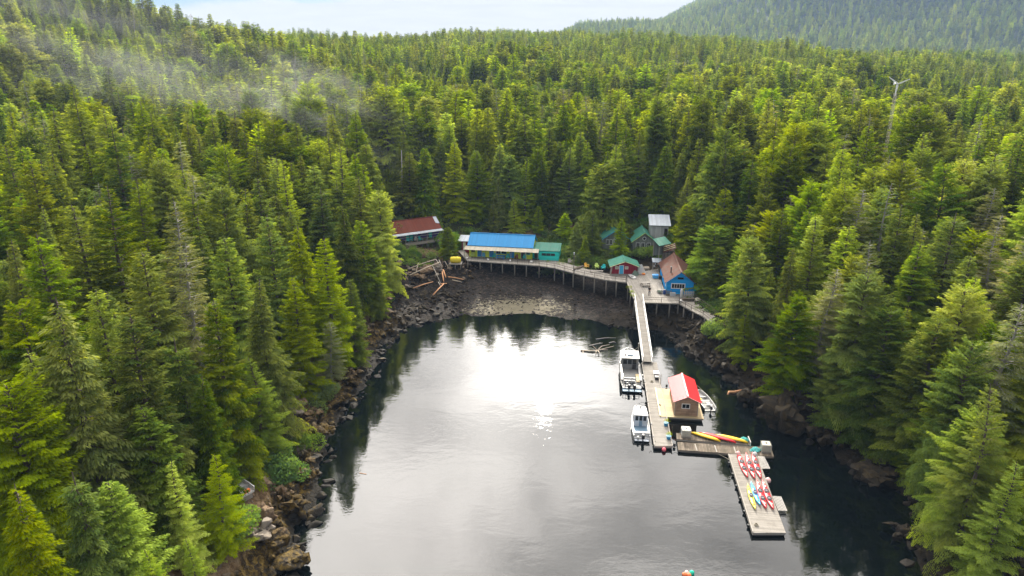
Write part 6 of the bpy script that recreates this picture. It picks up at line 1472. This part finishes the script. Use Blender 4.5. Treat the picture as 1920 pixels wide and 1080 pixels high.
# ---- driftwood, drift branches
def logs():
    G = 'driftwood poles on the beach'
    data = [((766, 500), (817, 486), 4.9, 4.9, .11, 'pale_log', 'pale pole along the top of the driftwood frame'), ((768, 510), (825, 491), 4.4, 4.6, .12, 'pale_log', 'second pale pole, crossing the frame just below the top one'),
            ((811, 498), (826, 531), 4.3, 2.9, .08, 'weathered', 'grey pole running down from the frame to the beach'), ((817, 486), (826, 497), 4.9, 4.4, .10, 'weathered', 'short grey pole closing the right end of the frame'),
            ((823, 487), (829, 500), 4.8, 4.0, .10, 'weathered', 'grey pole leaning right of the frame'), ((831, 504), (836, 520), 4.0, 3.1, .16, 'orange_log', 'thick orange log standing out in the middle of the pile'),
            ((829, 507), (832, 528), 3.9, 2.8, .14, 'orange_log', 'orange log just left of the thickest one'), ((775, 540), (812, 528), 2.6, 3.0, .12, 'orange_log', 'long orange pole pointing down left from the pile'),
            ((812, 553), (832, 532), 2.2, 2.9, .13, 'orange_log', 'orange pole pointing down the beach'), ((840, 518), (870, 524), 3.2, 2.6, .12, 'orange_log', 'upper of two parallel poles right of the pile'),
            ((848, 524), (866, 529), 2.9, 2.6, .09, 'pale_log', 'lower of two parallel poles right of the pile'), ((822, 526), (826, 536), 3.3, 2.8, .10, 'weathered', 'grey stick crossing the foot of the pile'),
            ((733, 507), (752, 517), 4.2, 3.6, .10, 'orange_log', 'short brown pole on the rocks left of the frame'), ((784, 493), (780, 505), 4.8, 4.5, .09, 'pale_log', 'cross piece inside the frame, the left one'),
            ((834, 490), (843, 505), 4.5, 3.6, .10, 'pile_wood', 'dark pole leaning between the pile and the yellow bundle'), ((826, 531), (838, 531), 3.0, 2.9, .13, 'orange_log', 'stubby orange log at the lower right of the pile')]
    for (p, q, z0, z1, r, m, lab) in data:
        a, b = at(*p, z0), at(*q, z1); c = (a + b) / 2; d = b - a
        def gz(v): return float(terrain(np.array([v.x]), np.array([v.y]))[0])
        a.z = max(min(a.z, gz(a) + 1.6), gz(a) + r + .35); b.z = max(min(b.z, gz(b) + 1.6), gz(b) + r + .35); c = (a + b) / 2
        o = MB().tube([a - c, (a - c) * .3 + (b - c) * .3 + Vector((0, 0, .05)) * d.length * .1 + (a - c) * 0, b - c] if False else [a - c, (a + b) / 2 - c + Vector((0, 0, .04 * d.length * .3)), b - c], [r, r * .9, r * .65], 8).obj('driftwood_log', m, smooth=True, loc=c); tag(o, lab, 'log', G)
    # stranded branches in the shallows
    def br(px, pts, r, lab, mat='pale_log'):
        c = at(*px, .1); o = thing('stranded_branch', lab, 'branch', c, 0, 'branches lying in the shallows'); m = MB()
        P = [at(x, y, z) - c for x, y, z in pts[0]]; m.tube(P, [r * (1 - .6 * i / (len(P) - 1)) for i in range(len(P))], 6); m.obj('trunk', mat, o, smooth=True)
        for sub in pts[1:]: Q = [at(x, y, z) - c for x, y, z in sub]; MB().tube(Q, [r * .5 * (1 - .6 * i / (len(Q) - 1)) for i in range(len(Q))], 5).obj('limb', mat, o, smooth=True)
    br((1120, 657), [[(1089, 657, .08), (1105, 658, .15), (1120, 657, .2)], [(1120, 657, .2), (1128, 649, .4), (1143, 646, .3)], [(1120, 657, .2), (1135, 653, .15), (1151, 649, .15)], [(1120, 657, .2), (1113, 650, .6), (1111, 648, .8)], [(1121, 657, .2), (1124, 661, .4), (1121, 665, .1)], [(1118, 657, .2), (1117, 664, .2)], [(1093, 658, .1), (1094, 665, -.05)], [(1122, 655, .2), (1140, 656, .1)]], .16, 'pale branched root lying in the dark shallows left of the large boat')
    br((1118, 646), [[(1104, 649, .05), (1118, 645, .1), (1130, 643, .15)], [(1120, 645, .1), (1126, 642, .3)]], .10, 'thin branch just above the pale branched root', 'weathered')
    br((1135, 633), [[(1118, 636, .05), (1135, 633.5, .1), (1155, 633.5, .08)], [(1137, 634, .1), (1141, 632, .25)]], .06, 'thin straight stick, farthest of the stranded branches', 'weathered')
    br((1148, 642), [[(1142, 643, .05), (1149, 641, .1), (1155, 642, .08)], [(1149, 641, .1), (1153, 640, .2)]], .09, 'short branch right of the pale branched root', 'weathered')
    c = at(1376, 737, .05); o = MB().tube([at(1364, 740, .0) - c, at(1367, 735, .12) - c, at(1376, 735.5, .18) - c, at(1386, 733, .12) - c, at(1391, 731, 0) - c], [.12, .2, .22, .18, .08], 8).obj('floating_log', 'orange_log', smooth=True, loc=c); tag(o, 'curved orange log floating in dark water right of the boathouse', 'log')
    c = at(680, 888, 0); o = MB().tube([at(674, 887, .02) - c, at(687, 889, .02) - c], .04, 6).obj('floating_stick', 'orange_log', loc=c); tag(o, 'short brown stick floating alone on pale water at left', 'stick')
logs()

# ---- wind turbine, roof in the trees, dead snags
def turbine():
    r = ray(1682, 157); k = 172 / r[1]; X, Y, Zh = r[0] * k, 172.0, CAM_H + r[2] * k; zt = float(terrain(np.array([X]), np.array([Y]))[0]); H = Zh - zt - 2.2
    o = thing('wind_turbine', 'small white three bladed wind turbine on a tall lattice tower above the trees', 'wind turbine', (X, Y, zt), R(0))
    w = .30; m = MB(); n = int(H / .9); cs = [(w, w), (-w, w), (-w, -w), (w, -w)]
    for x, y in cs: m.bar((x, y, -.3), (x * .8, y * .8, H), .05)
    for i in range(n):
        z0, z1 = H * i / n, H * (i + 1) / n; f0, f1 = 1 - .2 * i / n, 1 - .2 * (i + 1) / n
        for j in range(4):
            a, b = cs[j], cs[(j + 1) % 4]; m.bar((a[0] * f0, a[1] * f0, z0), (b[0] * f1, b[1] * f1, z1), .03).bar((a[0] * f1, a[1] * f1, z1), (b[0] * f1, b[1] * f1, z1), .028)
    m.obj('lattice_tower', 'lattice', o)
    MB().tube([(0, 0, H - .1), (0, 0, H + 2.1)], .12, 10).obj('mast', 'white_paint', o); hub = Vector((0, -.5, H + 2.2))
    nb = MB().tube([(0, -.6, H + 2.2), (0, -.3, H + 2.2), (0, .9, H + 2.25)], [.12, .2, .12], 10).obj('nacelle', 'gel_white', o); MB().box(-.02, .02, .8, 1.7, H + 1.9, H + 2.7).obj('tail_vane', 'gel_white', nb)
    for a in (R(148), R(22), R(264)):
        d = Vector((math.cos(a), 0, math.sin(a))); p = Vector((-math.sin(a), 0, math.cos(a)))
        MB().loft([[tuple(hub + d * t + p * (c * wd) + Vector((0, e * .03, 0))) for c, e in ((-.5, 0), (0, 1), (.5, 0), (0, -1))] for t, wd in ((.1, .20), (.5, .40), (1.6, .30), (2.9, .14))]).obj('blade', 'white_paint', o)
turbine()
def roof_in_trees():
    p = at(1463, 446, 8.5); o = thing('shed', 'pale green metal roofed shed half hidden among the trees at right', 'shed', p, R(8))
    MB().box(0, 4.2, 0, 4, -4, .4).obj('wall', 'grey_boards', o); MB().loft([[(-.4, -.6, .3), (-.4, 4.2, 1.9), (-.4, 4.2, 2.0), (-.4, -.6, .4)], [(4.6, -.6, .3), (4.6, 4.2, 1.9), (4.6, 4.2, 2.0), (4.6, -.6, .4)]]).obj('roof', 'mint_roof', o); window(o, .6, 1.4, -1.2, -.4)
roof_in_trees()
def snags():
    for px, py, h, lab, th in ((752, 312, 15, 'bare grey trunk standing in the dark wood behind the purple cabin', .28), (1592, 275, 14, 'bare pale snag among the conifers left of the wind turbine', .22), (1868, 490, 9, 'thick broken grey trunk on the right slope', .5),
                           (1758, 500, 8, 'slim pale trunk on the right slope below the yellow green cedar', .2), (1772, 512, 7, 'second slim pale trunk on the right slope', .17), (1458, 443, 5, 'short white snag beside the pale green roofed shed', .16),
                           (310, 10, 13, 'leaning dead treetop against the sky on the left ridge', .2), (247, 6, 9, 'thin dead spike on the left ridge', .14), (326, 26, 8, 'short dead spike right of the leaning one on the ridge', .14), (1640, 290, 10, 'pale grey trunk beside the turbine tower', .2)):
        q = solve_tip(px, py, h)
        if not q: continue
        o = thing('dead_snag', lab, 'dead tree', (q[0], q[1], q[2] - .3), 0, 'dead standing trees'); l = .06 * h if 'leaning' in lab else .02 * h; g = np.random.default_rng(px)
        MB().tube([(0, 0, 0), (l * .2, 0, h * .5), (l, 0, h)], [th, th * .75, th * .3], 8).obj('trunk', 'grey_bark', o, smooth=True)
        for k in range(9):
            z = h * g.uniform(.35, .95); a = g.uniform(0, 6.28); r = g.uniform(.4, 1.4) * (1.1 - z / h * .6); x0 = l * (z / h) ** 1.5
            MB().tube([(x0, 0, z), (x0 + r * .6 * math.cos(a), r * .6 * math.sin(a), z + .15 * r), (x0 + r * math.cos(a), r * math.sin(a), z + .05)], [.05, .035, .015], 4).obj('limb', 'grey_bark', o)
snags()

def ropes():
    for pts, lab in ((((1224, 836, .55), (1221, 832, .35), (1219, 828, .85)), 'rope from the stern of the small cabin boat to the dock'), (((1207, 715, .6), (1204, 712, .5), (1201, 709, 1.0)), 'rope from the middle of the work boat to the dock'),
                     (((1211, 745, .6), (1206, 741, .4), (1199, 737, .9)), 'rope from the stern of the work boat to the dock'), (((1262, 838, .5), (1268, 842, .15), (1273, 841, .45)), 'rope joining the long dock to the dark float'),
                     (((1320, 735, .75), (1313, 727, .4), (1306, 722, .6)), 'bow rope of the open skiff'), (((1345, 851, .45), (1358, 856, .05), (1367, 862, .5)), 'slack rope from the dark float to the corner of the kayak dock'), (((1212, 640, 2.2), (1190, 655, .6), (1181, 664, 1.9)), 'long bow rope from the work boat to the ramp')):
        P = [at(*p) for p in pts]; c = P[0].copy(); q = []
        for i in range(9):
            t = i / 8; q.append((P[0] * (1 - t) ** 2 + P[1] * 2 * t * (1 - t) + P[2] * t * t) - c)
        o = MB().tube(q, .022, 5).obj('mooring_rope', 'rope', loc=c); tag(o, lab, 'rope', 'mooring ropes')
    for px, lab in (((1236, 760), 'coil of rope on the long dock beside the boathouse'), ((1222, 716), 'coil of rope on the long dock beside the work boat'), ((1418, 985), 'coil of rope at the near left corner of the kayak dock')):
        c = at(*px, .52); m = MB()
        m.tube([((.22 - .012 * (k // 12)) * math.cos(k * .52), (.22 - .012 * (k // 12)) * math.sin(k * .52), .02 + .03 * (k // 12)) for k in range(60)], .025, 5); o = m.obj('rope_coil', 'rope', loc=c); tag(o, lab, 'rope', 'rope coils on the docks')
ropes()

# ---------------------------------------------------------------- air
def build_haze():
    m, t = new_mat('haze_mat')
    pv = t.new('ShaderNodeVolumePrincipled'); pv.inputs['Density'].default_value = 0.00013; pv.inputs['Color'].default_value = (0.42, 0.60, 0.90, 1); pv.inputs['Anisotropy'].default_value = 0.0
    o = t.new('ShaderNodeOutputMaterial'); t.l.new(pv.outputs[0], o.inputs['Volume'])
    mb = MB().box(-5005, 5005, -5005, 5005, -12, 760); tag(mb.obj('haze', 'haze_mat'), kind='stuff')
build_haze()
def mist(c, s, rz, dens, seed, label):
    """a drifting wisp: a soft edged noisy volume hanging over the hillside"""
    m, t = new_mat('mist_%d' % seed)
    P = t.new('ShaderNodeTexCoord').outputs['Object']
    ln = t.new('ShaderNodeVectorMath', operation='LENGTH', i_0=P).outputs['Value']
    fall = t.math('SUBTRACT', 1.0, t.ramp(ln, .25, .98))
    mp = t.new('ShaderNodeMapping', i_0=P); mp.inputs['Location'].default_value = (seed * 3.1, seed, 0); mp.inputs['Scale'].default_value = (1.0, 1.0, 1.4)
    n = t.noise(mp.outputs[0], 1.7, 5, .6, .8)
    d = t.math('MULTIPLY', t.math('MULTIPLY', t.ramp(n, .42, .72), fall), dens)
    pv = t.new('ShaderNodeVolumePrincipled', i_Density=d); pv.inputs['Color'].default_value = (.93, .96, 1, 1)
    o = t.new('ShaderNodeOutputMaterial'); t.l.new(pv.outputs[0], o.inputs['Volume'])
    b = MB().ball((0, 0, 0), 1.0, 24, 14).obj('mist', m, loc=c); b.scale = s; b.rotation_euler = (0, R(rz[0]), R(rz[1])); tag(b, label, 'mist', kind='stuff')
def at_dist(px, py, Y): r = ray(px, py); k = Y / r[1]; return Vector((r[0] * k, Y, CAM_H + r[2] * k))
mist(at_dist(400, 150, 190), (66, 26, 22), (16, 12), .012, 1, 'pale mist drifting over the left hillside')
mist(at_dist(150, 95, 230), (66, 26, 26), (8, 10), .011, 2, 'thin mist at the upper left edge of the hillside')
mist(at_dist(600, 225, 175), (36, 18, 16), (24, 5), .018, 3, 'end of the mist trailing down toward the cove')
